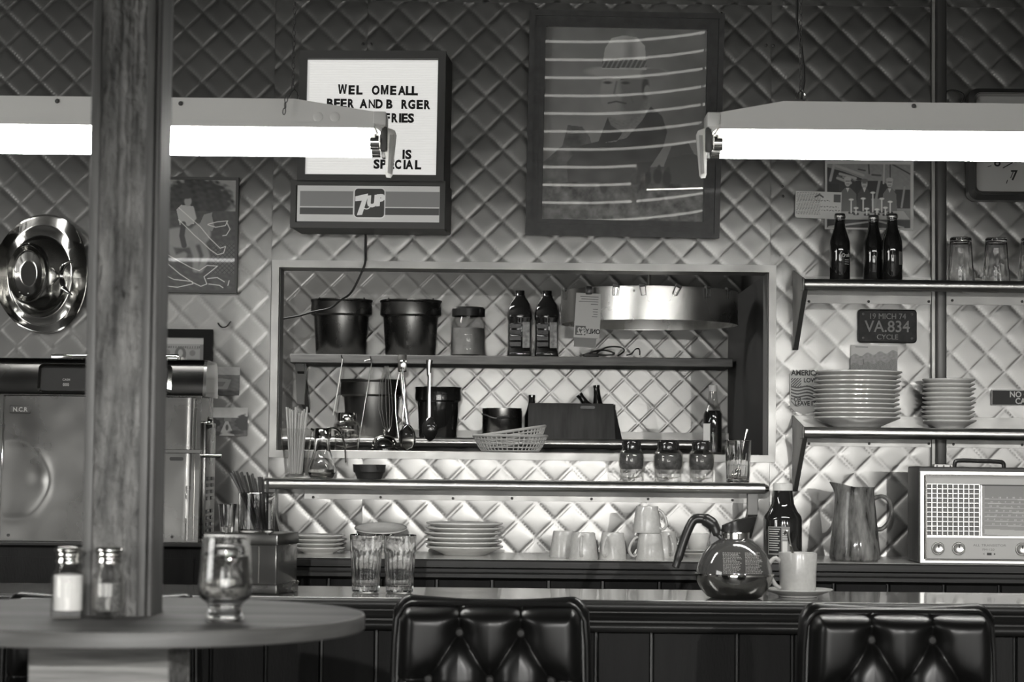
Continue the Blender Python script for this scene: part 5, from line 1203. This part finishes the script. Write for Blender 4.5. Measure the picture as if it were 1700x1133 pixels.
# smoked glass pitcher
q = onz(1419, 6.17, ZC + .0008)
t = thing('glass_pitcher', 'streaky smoked glass pitcher with a pinched lip and loop handle', 'pitcher', q)
prof = [(0, 1), (38, 0), (41.5, 4), (42, 12), (39, 40), (35, 80), (32, 108), (31.5, 115), (33, 122), (30.5, 122), (29.5, 114), (33, 80), (37, 40), (39, 12), (36, 8), (0, 7)]
mb = MB().lathe([(r * s, z * s) for r, z in prof], 56)
for i, v in enumerate(mb.v):
    if v[2] > 106 * s:
        a = math.atan2(v[1], v[0]); k = (v[2] / s - 106) / 16; w_ = max(0, math.cos(a - PI)) ** 6
        mb.v[i] = (v[0] * (1 + .30 * k * w_), v[1] * (1 - .2 * k * w_), v[2] + 8 * s * k * max(0, -math.cos(a)) ** 1.5)
mb.build('glass_body', m_smoke2, t, angle=60)
MB().tube(smooth_path([(31 * s, 0, 103 * s), (44 * s, 0, 107 * s), (56 * s, 0, 101 * s), (61 * s, 0, 84 * s), (57 * s, 0, 66 * s), (46 * s, 0, 54 * s), (37 * s, 0, 52 * s)], 6), 5.2 * s, 12, flat=.7).build('handle', m_smoke2, t)
# radio
yr = 6.06; s = yr / F; q = onz(1527, yr, ZC + .0008); zb = ZC
t = thing('table_radio', 'leather-cased transistor radio with a pale front, square grille and three knobs', 'radio', (q.x, yr, zb))
Wd = 330 * s; Hh = 160 * s
MB().rbox(-2 * s, Wd + 2 * s, .004, .17, 1 * s, Hh, .006, 3).build('case', m_leather, t)
def rp(px): return (px - 1527) * s
def rz_(py): return (930.5 - py) * s
z0, z1 = rz_(929), rz_(778)
tri_frame(0, Wd, z0, z1, 6 * s, -.008, .01, m_radio, t, 'bezel')
tri_frame(8 * s, Wd - 8 * s, z0 + 4 * s, z1 - 5 * s, 2.2 * s, -.011, .01, m_chrome, t, 'bezel_line')
MB().box(10 * s, Wd - 10 * s, -.003, .006, rz_(799), rz_(785)).build('top_panel', m_radiogrey, t, smooth=False)
MB().box(10 * s, rp(1626), -.001, .006, rz_(884), rz_(800)).build('speaker_cloth', m_cloth, t, smooth=False)
g0, g1, h0, h1 = rp(1537.5), rp(1625), rz_(884), rz_(799)
for k in range(11):
    x = g0 + (g1 - g0) * k / 10; MB().rbox(x - .9 * s, x + .9 * s, -.0065, -.001, h0, h1, .0005, 1).build('grille_bar', m_radio, t)
for k in range(12):
    z = h0 + (h1 - h0) * k / 11; MB().rbox(g0, g1, -.0055, -.001, z - .8 * s, z + .8 * s, .0005, 1).build('grille_bar', m_radio, t)
def dial(U, V):
    g = .17 + .08 * np.clip((V - 800) / 80, 0, 1) + .0 * U
    for k in range(7):
        y = 822.5 + k * 7.3 + (U - 1640) * .012
        g = lay(g, ((np.abs(V - y) < .55) & (U > 1634)).astype(float), .42); g = lay(g, ((np.abs(V - y + 2.6) < 1.1) & (U > 1638) & (np.sin(U * .55 + k) > .55) & (np.sin(U * 2.4) > -.5)).astype(float), .42)
    g = lay(g, poly(U, V, [(1627, 872), (1860, 880), (1860, 892), (1627, 881)]), .42); g = lay(g, rect(U, V, 1626, 800, 1634, 880), .26); return g
print_grid('dial_scale', (1627, 801, 1845, 884), s, dial, m_gloss, t, 240, 100, ((rp(1627) + rp(1845)) / 2, -.003, (rz_(801) + rz_(884)) / 2))
MB().box(rp(1627), Wd - 10 * s, -.007, -.0065, rz_(884), rz_(801)).build('dial_window', m_pane, t, smooth=False)
MB().box(rp(1626.5), rp(1629), -.008, .004, rz_(884), rz_(800)).build('divider', m_radio, t, smooth=False)
MB().box(9 * s, Wd - 9 * s, -.008, .004, rz_(887), rz_(884)).build('divider', m_radio, t, smooth=False)
MB().box(10 * s, Wd - 10 * s, -.004, .006, rz_(922), rz_(887)).build('control_panel', m_radiogrey, t, smooth=False)
for px in (1556.5, 1590.5, 1695, 1735):
    k = MB().lathe([(10.5 * s, 0), (10.8 * s, .004), (9.6 * s, .006), (9.2 * s, .003), (8.2 * s, .003), (7.8 * s, .010), (6.5 * s, .013), (2 * s, .011), (0, .012)], 32).xf(Matrix.Rotation(PI / 2, 4, 'X')).build('knob', m_radio, t, (rp(px), -.004, rz_(905)))
    MB().lathe([(8.9 * s, .004), (8.3 * s, .0042)], 24).xf(Matrix.Rotation(PI / 2, 4, 'X')).build('knob_groove', m_socket, k); MB().box(-1 * s, 1 * s, -.0142, -.012, 1 * s, 6 * s).build('knob_pointer', m_letter, k, smooth=False)
text('radio_text', 'ALL TRANSISTOR', 5.2 * s, m_socket, t, (rp(1642), -.0042, rz_(901)), .0002, .0, 1.35)
text('radio_text', 'FM-120', 5 * s, m_socket, t, (rp(1640), -.0042, rz_(908)), .0002, .0, 1.3)
MB().box(rp(1637.5), rp(1645), -.006, -.003, rz_(915.5), rz_(911.5)).build('switch', m_letter, t, smooth=False)
MB().lathe([(0, 0), (1.3 * s, 0), (1.3 * s, .001), (0, .0012)], 10).xf(Matrix.Rotation(PI / 2, 4, 'X')).build('switch_mark', m_letter, t, (rp(1650), -.004, rz_(913.5)))
text('switch_mark', '<', 6 * s, m_letter, t, (rp(1632.5), -.0042, rz_(915.5)), .0002, .0)
zt = Hh
MB().rbox(rp(1553), rp(1584), .02, .05, zt - .002, zt + 4.5 * s, .001, 1).build('hinge_plate', m_trim, t)
for k in range(3): link('screw', SCREW, t, (rp(1558 + k * 11), .02, zt + 1.5 * s)).scale = (.6, .6, .6)
MB().tube(smooth_path([(rp(1594), .08, zt), (rp(1596), .08, zt + 9 * s), (rp(1606), .08, zt + 11 * s), (rp(1635), .08, zt + 10.5 * s), (rp(1668), .08, zt + 9.5 * s), (rp(1676), .08, zt + 7 * s), (rp(1677), .08, zt)]), .006, 8).build('carry_handle', m_black, t)
# ================================================================== on the bar: coffee pot, metal box and what stands on it
YPOT = 5.02; s = YPOT / F; q = onz(1219, YPOT, ZB + .0008)
t = thing('coffee_pot', 'round glass coffee pot with a steel base and black handle on the bar', 'coffee pot', q)
MB().lathe([(0, 0), (40 * s, 0), (45 * s, 2 * s), (54 * s, 12 * s), (61 * s, 24 * s), (63.5 * s, 34 * s), (64 * s, 37 * s), (62.5 * s, 37 * s), (60 * s, 25 * s), (0, 4 * s)], 56).build('steel_base', M('pot_steel', .34, .14, 1.), t)
MB().lathe([(63 * s, 36 * s), (65.5 * s, 37 * s), (65.5 * s, 39.5 * s), (62 * s, 40.5 * s)], 56).build('band', m_chrome, t)
MB().lathe([(62.5 * s, 38 * s), (62.5 * s, 42 * s), (60 * s, 55 * s), (53 * s, 72 * s), (41 * s, 87 * s), (29 * s, 95 * s), (23 * s, 98 * s), (23 * s, 100 * s), (21 * s, 100 * s), (21.5 * s, 97 * s), (28 * s, 92 * s), (39 * s, 85 * s), (51 * s, 70 * s), (58 * s, 54 * s), (60.5 * s, 41 * s), (60.5 * s, 38 * s)], 56).build('glass_dome', m_potglass, t, angle=60)
MB().lathe([(23 * s, 97 * s), (24.5 * s, 97 * s), (24.5 * s, 107 * s), (23.5 * s, 108 * s), (22 * s, 107 * s), (22 * s, 97 * s)], 40).build('collar', m_chrome, t)
# black lid rising to the spout
mb = MB(); n = 40; vs = []; fs = []
for k, (z_, f_) in enumerate(((106, 0), (112, .15), (120, .5), (127, .9), (134, 1.), (133, .9))):
    for i in range(n):
        a = 2 * PI * i / n; cx_ = math.cos(a); up = 107 + (z_ - 107) * (.42 + .58 * ((cx_ + 1) / 2)); r = 23.5 * (1 - .10 * f_) * (.85 if k == 5 else 1)
        vs.append((r * (cx_ * (1 + .72 * f_ * max(0, cx_) ** 2)) * s, r * math.sin(a) * (1 - .45 * f_ * max(0, cx_)) * s, up * s))
for k in range(5): fs += [(k * n + i, k * n + (i + 1) % n, (k + 1) * n + (i + 1) % n, (k + 1) * n + i) for i in range(n)]
fs.append(tuple(5 * n + i for i in range(n)))
mb.add(vs, fs).build('lid', m_black, t, angle=50)
hp = smooth_path([(-20 * s, 0, 96 * s), (-30 * s, 0, 105 * s), (-37 * s, 0, 120 * s), (-52 * s, 0, 129 * s), (-66 * s, 0, 128 * s), (-74 * s, 0, 117 * s), (-84 * s, 0, 92 * s), (-94 * s, 0, 60 * s), (-98 * s, 0, 48 * s)], 6)
MB().tube(hp, [10 * s] * 6 + [13 * s] * 6 + [14 * s] * 6 + [10.5 * s] * 6 + [10 * s] * 18 + [8.5 * s] * 6 + [4.5 * s], 12, flat=.75).build('handle', m_black, t, angle=60)
MB().prism([(-37 * s, 70 * s), (-21 * s, 92 * s), (-20 * s, 108 * s), (-38 * s, 116 * s), (-42 * s, 96 * s)], -.012, .012).build('handle_bracket', m_black, t)
mb = MB(); r_ = random.Random(5)
def dome_r(z): return float(np.interp(z, [42, 55, 72, 87], [62.5, 60, 53, 41]))
for col in (-22, 14):
    for k in range(15):
        z = 43 + k * 2.3; R = dome_r(z) + .4; x = col - 2
        while x < col + r_.choice((20, 24, 26)):
            w_ = r_.uniform(1.5, 3.6); vs = []
            for xx in (x, x + w_):
                for zz in (z, z + .6):
                    rr_ = dome_r(zz) + .5; vs.append((xx * s, -math.sqrt(max(rr_ ** 2 - xx ** 2, 0)) * s, zz * s))
            mb.add(vs, [(0, 2, 3, 1)]); x += w_ + r_.uniform(.6, 1.4)
tag(mb.build('printed_text_lines', m_basket, t, smooth=False), kind='stuff')
# metal box
yb = 4.96; s = yb / F; cxn = onz(458, yb, ZB + .0008)
NBX = thing('metal_box', 'dark metal tin with a polished lid and foot on the bar, behind the beer glass', 'box', cxn, rot=(0, 0, math.radians(-15)))
w, d, h = 130 * s, .135, 100 * s
MB().rbox(-w, 0, 0, d, 14 * s, 82 * s, .004, 2).build('tin_body', m_regdark, NBX)
MB().rbox(-w - .002, .003, -.003, d + .003, 80 * s, h, .004, 2).build('lid', m_register, NBX)
MB().rbox(-w - .002, .003, -.003, d + .003, 0, 16 * s, .003, 2).build('foot', m_register, NBX)
MB().box(-32 * s, -30 * s, -.0012, 0, 18 * s, 78 * s).build('seam', m_chrome, NBX, smooth=False)
MB().lathe([(0, 0), (.004, 0), (.005, .004), (0, .008)], 10).xf(Matrix.Rotation(PI / 2, 4, 'Y')).build('knob', m_chrome, NBX, (.003, d * .9, 16 * s))
ztop = ZB + h
# glass holder with dark straws
def onbox(u, v): a = math.radians(-15); return Vector((cxn.x + u * math.cos(a) - v * math.sin(a), cxn.y + u * math.sin(a) + v * math.cos(a), ztop))
q = onbox(-58 * s, .075)
t = thing('straw_holder', 'wide clear glass holder with dark straws on top of the metal tin', 'glass', q)
s5 = q.y / F
MB().lathe([(0, 0), (29 * s5, 0), (30 * s5, 2 * s5), (30 * s5, 65 * s5), (29 * s5, 66 * s5), (28 * s5, 65 * s5), (28 * s5, 6 * s5), (26 * s5, 4 * s5), (0, 4 * s5)], 44).build('glass_body', m_glass, t)
rr = random.Random(9)
for k in range(26):
    u = k / 25; x0_ = (-4 + 22 * u) * s5; y0_ = rr.uniform(-14, 14) * s5; x1_ = (-44 + 62 * u + rr.uniform(-2, 2)) * s5
    L_ = rr.uniform(96, 106) * s5; x1_ = max(-44 * s5, min(26 * s5, x1_)); y1_ = y0_ * 1.1
    x0c = max(-22 * s5, min(20 * s5, x0_)); xm = x0c + (x1_ - x0c) * .62
    if xm < -25 * s5: x0c = (-25 * s5 - .62 * x1_) / .38
    o = MB().tube([q + Vector((x0c, y0_, 5 * s5)), q + Vector((x1_, y1_, L_ * (1 - .12 * u)))], .0026, 7).build('straw', m_blackstraw); tag(o, 'dark straw fanning out of the glass holder on the metal tin', 'straw', 'dark straws in the glass holder')
q = onbox(-106 * s, .06); s5 = q.y / F
t = thing('shot_glass', 'small flared clear glass on top of the metal tin', 'glass', q)
MB().lathe([(0, 0), (10.5 * s5, 0), (11 * s5, 2 * s5), (15.5 * s5, 46 * s5), (15 * s5, 46.5 * s5), (14 * s5, 46 * s5), (9.5 * s5, 9 * s5), (0, 8 * s5)], 32, rfun=lambda a, z, k: 1 - (.04 * abs(math.sin(5 * a)) if k in (2, 3) else 0)).build('glass_body', m_glass, t)
# ================================================================== cash register
YRG = 5.62; s = YRG / F
ZRG = Z(200, 900, YRG)
cab = thing('low_cabinet', 'black low cabinet under the cash register behind the bar', 'cabinet', (X(335, 930, YRG - .03), YRG - .03, 0))
MB().rbox(-1.2, 0, 0, .42, 0, ZRG - .012, .004, 1).build('cabinet_body', m_plank, cab)
MB().rbox(-1.2, .004, -.006, .42, ZRG - .012, ZRG, .003, 1).build('cabinet_top', m_darkwood, cab)
MB().box(-1.1, -.02, -.003, 0, .1, ZRG - .04).build('cabinet_door', m_plank, cab, smooth=False)
RX = X(330, 780, YRG)
RG = thing('cash_register', 'old polished metal cash register with a dented front, behind the wooden post', 'cash register', (RX, YRG, ZRG))
def gx_(px): return (px - 330) * s
def gz_(py): return (900 - py) * s
x0, x1 = gx_(-70), 0.
dp = .25
# body shell with a soft vertical edge
MB().prismx([(.004, .0), (.006 + .09 * gz_(780) ** 2, gz_(780)), (.010 + .09 * gz_(657) ** 2, gz_(657)), (dp, gz_(657)), (dp, 0)], x0, x1).build('body_shell', m_register, RG, smooth=False)
# dented front sheet
nx, nz = 150, 100
U, V = np.meshgrid(np.linspace(gx_(6), gx_(322), nx), np.linspace(gz_(897), gz_(660), nz)); G = np.zeros((nz, nx, 3)); G[..., 0] = U; G[..., 2] = V
px_ = U / s + 330; py_ = 900 - V / s
r1_ = np.hypot((px_ - 22) / 60, (py_ - 800) / 64) * (1 + .07 * cloud(px_, py_, 70., 3, 2)); r2_ = np.hypot(px_ - 66, py_ - 797) / 16
dent = .0040 * np.clip(1 - r1_ ** 2, 0, 1) - .0010 * np.exp(-((r1_ - 1) / .12) ** 2) + .0022 * np.exp(-r2_ ** 2) + .0005 * cloud(px_, py_, 60., 4, 2)
edge = np.clip((px_ - 306) / 14, 0, 1); G[..., 1] = .001 + .09 * V ** 2 + dent + .0009 * fuzz(px_, py_, .02, 6) + .010 * edge ** 2
MB().grid(G).build('front_sheet', m_register, RG, angle=80)
fy = lambda z: .001 + .09 * z * z
MB().tube([(gx_(322), .005 + fy(gz_(p_)), gz_(p_)) for p_ in (898, 840, 780, 720, 660)] + [(gx_(2), .005 + fy(gz_(p_)), gz_(p_)) for p_ in (660, 720, 780, 840, 898)], .0022, 8).build('front_beading', m_chrome, RG)
# hood
hd = [(.012, gz_(657)), (.008, gz_(652)), (.024, gz_(608)), (.03, gz_(600)), (.044, gz_(596)), (dp - .04, gz_(596)), (dp - .01, gz_(604)), (dp, gz_(657))]
MB().prismx(hd, x0, gx_(333)).build('hood', m_hood, RG, angle=50)
MB().prismx([(y + (.002 if y < .1 else -.002), z - .001) for y, z in hd], gx_(333), gx_(338)).build('hood_end', m_regdark, RG, angle=50)
def hwin(): pass
ring = rrect(gx_(58), gx_(281), gz_(654), gz_(606), 7 * s); ring2 = rrect(gx_(64), gx_(275), gz_(651), gz_(610), 5 * s); n = len(ring)
def hy(z): return .008 + .016 * (z - gz_(652)) / (gz_(608) - gz_(652))
MB().add([(x, hy(z) - .001, z) for x, z in ring] + [(x, hy(z) - .009, z) for x, z in ring2] + [(x, hy(z), z) for x, z in ring2],
         [(k, (k + 1) % n, n + (k + 1) % n, n + k) for k in range(n)] + [(n + k, n + (k + 1) % n, 2 * n + (k + 1) % n, 2 * n + k) for k in range(n)]).build('window_frame', m_chrome, RG)
MB().add([(x, hy(z) - .003, z) for x, z in ring2], [tuple(range(n))]).build('display_window', m_matte, RG, smooth=False)
text('display_mark', 'CASH', 5 * s, m_grey, RG, (gx_(106), hy(gz_(634)) - .0045, gz_(634)), .0002, .02); text('display_mark', '000', 7 * s, m_grey, RG, (gx_(106), hy(gz_(643)) - .0045, gz_(643)), .0002, .02)
MB().rbox(gx_(72), gx_(286), .06, .20, gz_(597), gz_(588), .004, 2).build('top_plate', m_chrome, RG)
MB().tube([(gx_(262), .07, gz_(593)), (gx_(287), .07, gz_(592))], .009, 12).build('top_roller', m_chrome, RG)
MB().rbox(gx_(13), gx_(48), fy(gz_(682)) - .003, fy(gz_(682)) + .003, gz_(689), gz_(676), .0015, 1).build('maker_badge', m_regdark, RG)
text('badge_text', 'N.C.R', 10 * s, m_grey, RG, (gx_(30.5), fy(gz_(682)) - .0034, gz_(686)), .0004, .02, .95)
MB().rbox(gx_(266), gx_(334), -.003, .014, gz_(753), gz_(746), .0015, 1).build('drawer_slot', m_regdark, RG)
MB().prism(rrect(gx_(281), gx_(304), gz_(765), gz_(759), 2.5 * s), .003, .009).build('key_slot', m_black, RG, smooth=False)
for px in (17, 288): MB().lathe([(0, -.001), (.004, -.001), (.004, .004), (0, .004)], 12).xf(Matrix.Rotation(PI / 2, 4, 'X')).build('screw_hole', m_black, RG, (gx_(px), .001, gz_(891)))
# right side: levers, knob and key column
def side_bar(y, py, L, r, nm, m_): return MB().tube([(0, y, gz_(py)), (L, y, gz_(py))], r, 14).build(nm, m_, RG)
side_bar(.06, 702, .014, .006, 'lever_shaft', m_chrome)
MB().lathe([(0, 0), (.016, .001), (.018, .004), (.014, .008), (.012, .014), (0, .015)], 24).xf(Matrix.Rotation(PI / 2, 4, 'Y')).build('lever_knob', m_chrome, RG, (.012, .06, gz_(702)))
side_bar(.05, 756, .052, .0055, 'crank_rod', m_chrome)
MB().rbox(-.001, .012, .05, .075, gz_(650), gz_(632), .003, 2).build('side_latch', m_black, RG)
MB().rbox(-.001, .010, .05, .24, gz_(895), gz_(700), .004, 2).build('side_cover', m_register, RG)
for k in range(9):
    for c_ in range(2):
        if k == 4: continue
        MB().rbox(.009, .0135, .07 + c_ * .08, .11 + c_ * .08, gz_(886 - k * 11), gz_(880 - k * 11), .001, 1).build('side_key', m_black, RG)
# ================================================================== wooden post with the round table built round it
YPST = 3.29; s = YPST / F
pc = P(203, 1018, YPST); ZTB = pc.z
PO = thing('wooden_post', 'tall rough wooden post with trim boards rising through the round table', 'post', (pc.x, YPST, 0))
w2 = 57 * s
def pp(px): return (px - 195) * s            # px measured where the post meets the table
MB().box(-.050, .050, -.045, .052, 0, CEIL).build('core', m_postwood, PO, smooth=False)
# rough-sawn front board
nx, nz = 36, 420
U, V = np.meshgrid(np.linspace(pp(154), pp(229), nx), np.linspace(0, CEIL, nz)); G = np.zeros((nz, nx, 3)); G[..., 0] = U; G[..., 2] = V
a = fuzz(U * 1000, V * 1000, .16, 71) * .0009 + fuzz(U * 1000, V * 250, .35, 72) * .0007
gro = sum(np.exp(-((U - pp(x) - .0015 * np.sin(V * 9 + x)) / .0016) ** 2) for x in (186, 199, 208, 216)) * .0030
G[..., 1] = -.055 - 2.2 * a + gro * 1.6
mb = MB().grid(G); mb.box(pp(154), pp(229), -.053, -.044, 0, CEIL); mb.build('rough_board', m_roughwood, PO, angle=60)
MB().rbox(pp(139), pp(155), -.062, .052, 0, CEIL, .003, 2).build('trim_board', m_postwood, PO)
MB().rbox(pp(229), pp(243), -.060, .052, 0, CEIL, .003, 2).build('trim_board', m_postwood, PO)
MB().tube([(pp(248), -.052, 0), (pp(248), -.052, CEIL)], 5.5 * s, 14).build('half_round_bead', m_postwood, PO)
MB().rbox(pp(242), pp(252), -.05, .052, 0, CEIL, .002, 1).build('side_board', m_postwood, PO)
# table
RT = 400 * s
TB = thing('round_table', 'round wooden table top built around the wooden post', 'table', (pc.x, YPST, ZTB))
hx0, hx1, hy0, hy1 = pp(137), pp(255), -.066, .056
n = 128; th = .021
def rin(a):
    c_, s_ = math.cos(a), math.sin(a); rx_ = (hx1 if c_ > 0 else -hx0) / max(abs(c_), 1e-6); ry_ = (hy1 if s_ > 0 else -hy0) / max(abs(s_), 1e-6); return min(rx_, ry_)
vs = []; 
for z_, k_ in ((0, 0), (0, 1), (-th, 1), (-th, 0)):
    for i in range(n):
        a = 2 * PI * (i + .5) / n; r = rin(a) if k_ == 0 else RT - .004; vs.append((r * math.cos(a), r * math.sin(a), z_))
fs = [(q_ * n + i, q_ * n + (i + 1) % n, ((q_ + 1) % 4) * n + (i + 1) % n, ((q_ + 1) % 4) * n + i) for q_ in range(4) for i in range(n)]
MB().add(vs, fs).build('table_top', m_tablewood, TB)
MB().lathe([(RT - .004, .0002), (RT - .001, .0002), (RT, -.002), (RT, -th), (RT - .002, -th - .002), (RT - .004, -th)], n).build('table_edge', m_tableedge, TB)
# boxed pedestal round the post
bx0, bx1 = pp(66), pp(292); zt = -th - .001
MB().rbox(bx0, bx1, -.105, -.085, -ZTB, zt, .003, 1).build('pedestal_board', m_basewood, TB)
MB().rbox(bx0, bx1, .085, .105, -ZTB, zt, .003, 1).build('pedestal_board', m_basewood, TB)
MB().rbox(bx0, bx0 + .02, -.084, .084, -ZTB, zt, .003, 1).build('pedestal_board', m_basewood, TB)
MB().rbox(bx1 - .02, bx1, -.084, .084, -ZTB, zt, .003, 1).build('pedestal_board', m_basewood, TB)
# shakers
def shaker(label, px, py, H, W_, fill, zf):
    q = onz(px, YPST - .02 + 0, ZTB + .0008); y = YPST - .12; q = onz(px, y, ZTB + .0008); s_ = y / F
    t = thing('salt_shaker' if fill is m_salt else 'pepper_shaker', label, 'shaker', q)
    R = W_ / 2 * s_; h = H * s_; of = 1.06
    oct_ = lambda a, z, k: (1 / math.cos(((a + PI / 8) % (PI / 4)) - PI / 8)) * .97 if k in oct_k else 1.
    oct_k = (1, 2, 3, 4)
    MB().lathe([(0, .001), (R * .92, 0), (R * .98, .004), (R * .98, h * .52), (R * .92, h * .60), (R * .70, h * .70), (R * .66, h * .78), (R * .60, h * .78), (R * .64, h * .69), (R * .84, h * .58), (R * .88, h * .5), (R * .88, .010), (0, .008)], 48, rfun=oct_).build('glass_body', m_thin, t, angle=30)
    MB().lathe([(0, .009), (R * .84, .011), (R * .84, h * zf), (R * .5, h * (zf + .02)), (0, h * (zf + .03))], 32).build('salt' if fill is m_salt else 'pepper', fill, t)
    MB().lathe([(R * .68, h * .765), (R * .74, h * .765), (R * .76, h * .80), (R * .70, h * .83), (R * .72, h * .86), (R * .76, h * .88), (R * .72, h * .915), (R * .80, h * .925), (R * .86, h * .95), (R * .78, h * .985), (R * .4, h), (0, h)], 40).build('metal_cap', m_chrome, t, angle=60)
    return t
shaker('glass salt shaker with a metal cap on the round table, full of white salt', 112, 1024, 117, 56, m_salt, .60)
shaker('glass pepper shaker with a metal cap on the round table beside the post', 179, 1020, 118, 54, m_pepper, .5)
# footed beer glass
y = YPST - .155; q = onz(373, y, ZTB + .0008); s = y / F
t = thing('beer_glass', 'footed barrel-shaped glass of drink on the round table', 'glass', q)
outp = [(0, 1), (30, 0), (33, 2), (31, 9), (27, 16), (27, 24), (31, 31), (40, 37), (44, 46), (45, 60), (42, 95), (38.5, 134), (38, 138)]
inp = [(36, 138), (37, 132), (40, 95), (42.5, 60), (41.5, 47), (37, 40), (26, 35), (0, 33)]
MB().lathe([(r * s, z * s) for r, z in outp + inp], 56).build('glass_body', m_glass, t, angle=50)
MB().lathe([(0, 34 * s), (25.8 * s, 35.7 * s), (36.6 * s, 40.6 * s), (41.2 * s, 47 * s), (42.2 * s, 60 * s), (40.4 * s, 88 * s), (38.6 * s, 108 * s), (0, 108 * s)], 48).build('drink', m_water, t)
# ================================================================== tufted chairs
def seg_d(X_, Z_, a, b):
    t_ = np.clip(((X_ - a[0]) * (b[0] - a[0]) + (Z_ - a[1]) * (b[1] - a[1])) / ((b[0] - a[0]) ** 2 + (b[1] - a[1]) ** 2), 0, 1); return np.hypot(X_ - a[0] - t_ * (b[0] - a[0]), Z_ - a[1] - t_ * (b[1] - a[1]))
YCH = 4.15; sc = YCH / F
def tufted_chair(label, loc, rotz=0.):
    t = thing('tufted_chair', label, 'chair', loc, 'tufted vinyl chairs at the bar', rot=(0, 0, rotz))
    W2 = .178; H = .40; zb = -H                      # origin: top centre of the padded back; z down
    # padded front
    nx, nz = 120, 120; u = np.linspace(-1, 1, nx); v = np.linspace(0, 1, nz)
    Uu, Vv = np.meshgrid(u, v); Zz = zb + (H - .008) * Vv
    corner = np.clip((Zz - (-.008 - .035)) / .035, 0, 1); wid = W2 - .006 - .022 * (1 - np.sqrt(np.clip(1 - corner ** 2, 0, 1))) + .012 * (1 - Vv)
    Xx = Uu * wid
    D = .055; e = np.minimum(np.minimum((1 - abs(Uu)) * wid, (1 - Vv) * (H - .008)), .035) / .035
    h = D * (1 - (1 - e) ** 2.6) ** .6
    dx = .116; r1 = -.0565; r2 = -.145; r3 = -.235
    rowA = [(-dx * .5, r1), (dx * .5, r1)]; rowB = [(-dx, r2), (0, r2), (dx, r2)]; rowC = [(-dx * .5, r3), (dx * .5, r3)]
    cre = [(p_, (p_[0], -.008)) for p_ in rowA]
    for p_ in rowA + rowC:
        for q_ in rowB:
            if abs(p_[0] - q_[0]) < dx * .6: cre.append((p_, q_))
    cre += [((-dx, r2), (-W2, r2)), ((dx, r2), (W2, r2))]
    dc = np.full(Xx.shape, 9.)
    for a_, b_ in cre: dc = np.minimum(dc, seg_d(Xx, Zz, a_, b_))
    db = np.full(Xx.shape, 9.)
    for p_ in rowA + rowB + rowC: db = np.minimum(db, np.hypot(Xx - p_[0], Zz - p_[1]))
    h -= (.012 * np.exp(-dc / .009) + .010 * np.exp(-dc / .030)) + .020 * np.exp(-(db / .022) ** 2)
    h = np.maximum(h, .0)
    G = np.stack([Xx, -h - .004, Zz], -1)
    MB().grid(G).build('backrest_pad', m_vinyl, t, angle=75)
    for p_ in rowA + rowB + rowC: MB().lathe([(.0095, -.002), (.0092, .002), (.006, .006), (0, .0072)], 18).xf(Matrix.Rotation(PI / 2, 4, 'X')).build('button', m_button, t, (p_[0], -.024, p_[1]))
    # welt and outer shell with a waved top
    def top(x): return .004 + .012 * (abs(x) / W2) ** 1.5 - (.03 * max(0, (abs(x) - W2 + .03) / .03) ** 2)
    xs = np.linspace(-W2, W2, 41); welt = [(-W2 - .011, -.006, zb)] + [(-W2 - .004, -.006, -.08)] + [(x, -.006, -.003 + .0 - .030 * max(0, (abs(x) - W2 + .03) / .03) ** 2) for x in xs] + [(W2 + .004, -.006, -.08), (W2 + .011, -.006, zb)]
    MB().tube(welt, .0042, 8).build('welt', m_vinyl, t)
    mb = MB(); pts = [(-W2 - .022, zb), (-W2 - .012, -.07)] + [(x * 1.05, top(x) - .002) for x in xs] + [(W2 + .012, -.07), (W2 + .022, zb)]
    rows_ = []
    for y_, off in ((-.002, -.010), (.004, -.003), (.016, .0), (.034, -.001), (.046, -.008), (.05, -.018)):
        cxp = [(x * (1 + off * 5.), y_ + .03 * (1 - (x / W2) ** 2) * .6, z + (off if z > -.2 else 0)) for x, z in pts]; rows_.append(cxp)
    mb.grid(np.array(rows_)); k0 = len(pts)
    for row in (rows_[0], rows_[-1]):
        n0 = len(mb.v); mb.v += row; mb.f.append(tuple(range(n0, n0 + k0)))
    mb.build('backrest_shell', m_vinyl, t, angle=50)
    # seat and swivel base, below the picture
    zs = -.36
    MB().rbox(-.20, .20, -.42, .06, zs - .09, zs, .03, 3).build('seat', m_vinyl, t)
    for sx_ in (-.15, .15): MB().rbox(sx_ - .014, sx_ + .014, .008, .026, zs - .06, zs + .1, .004, 1).build('back_bracket', m_trim, t)
    fl = -loc[2]
    MB().lathe([(.05, zs - .1), (.03, zs - .13), (.03, fl + .06), (.06, fl + .04), (.20, fl + .012), (.21, fl), (0, fl)], 32).build('pedestal', m_trim, t)
    return t
cz = P(815, 1000, YCH)
tufted_chair('black tufted vinyl chair at the middle of the bar, nearer the ribbed tumblers', cz, math.radians(-2))
cz = P(1492, 1012, YCH)
tufted_chair('black tufted vinyl chair at the bar in front of the mug and pitcher', cz, math.radians(2.5))
cz = P(168, 995, YCH)
tufted_chair('black tufted vinyl chair mostly hidden behind the round table and post', cz, math.radians(0))
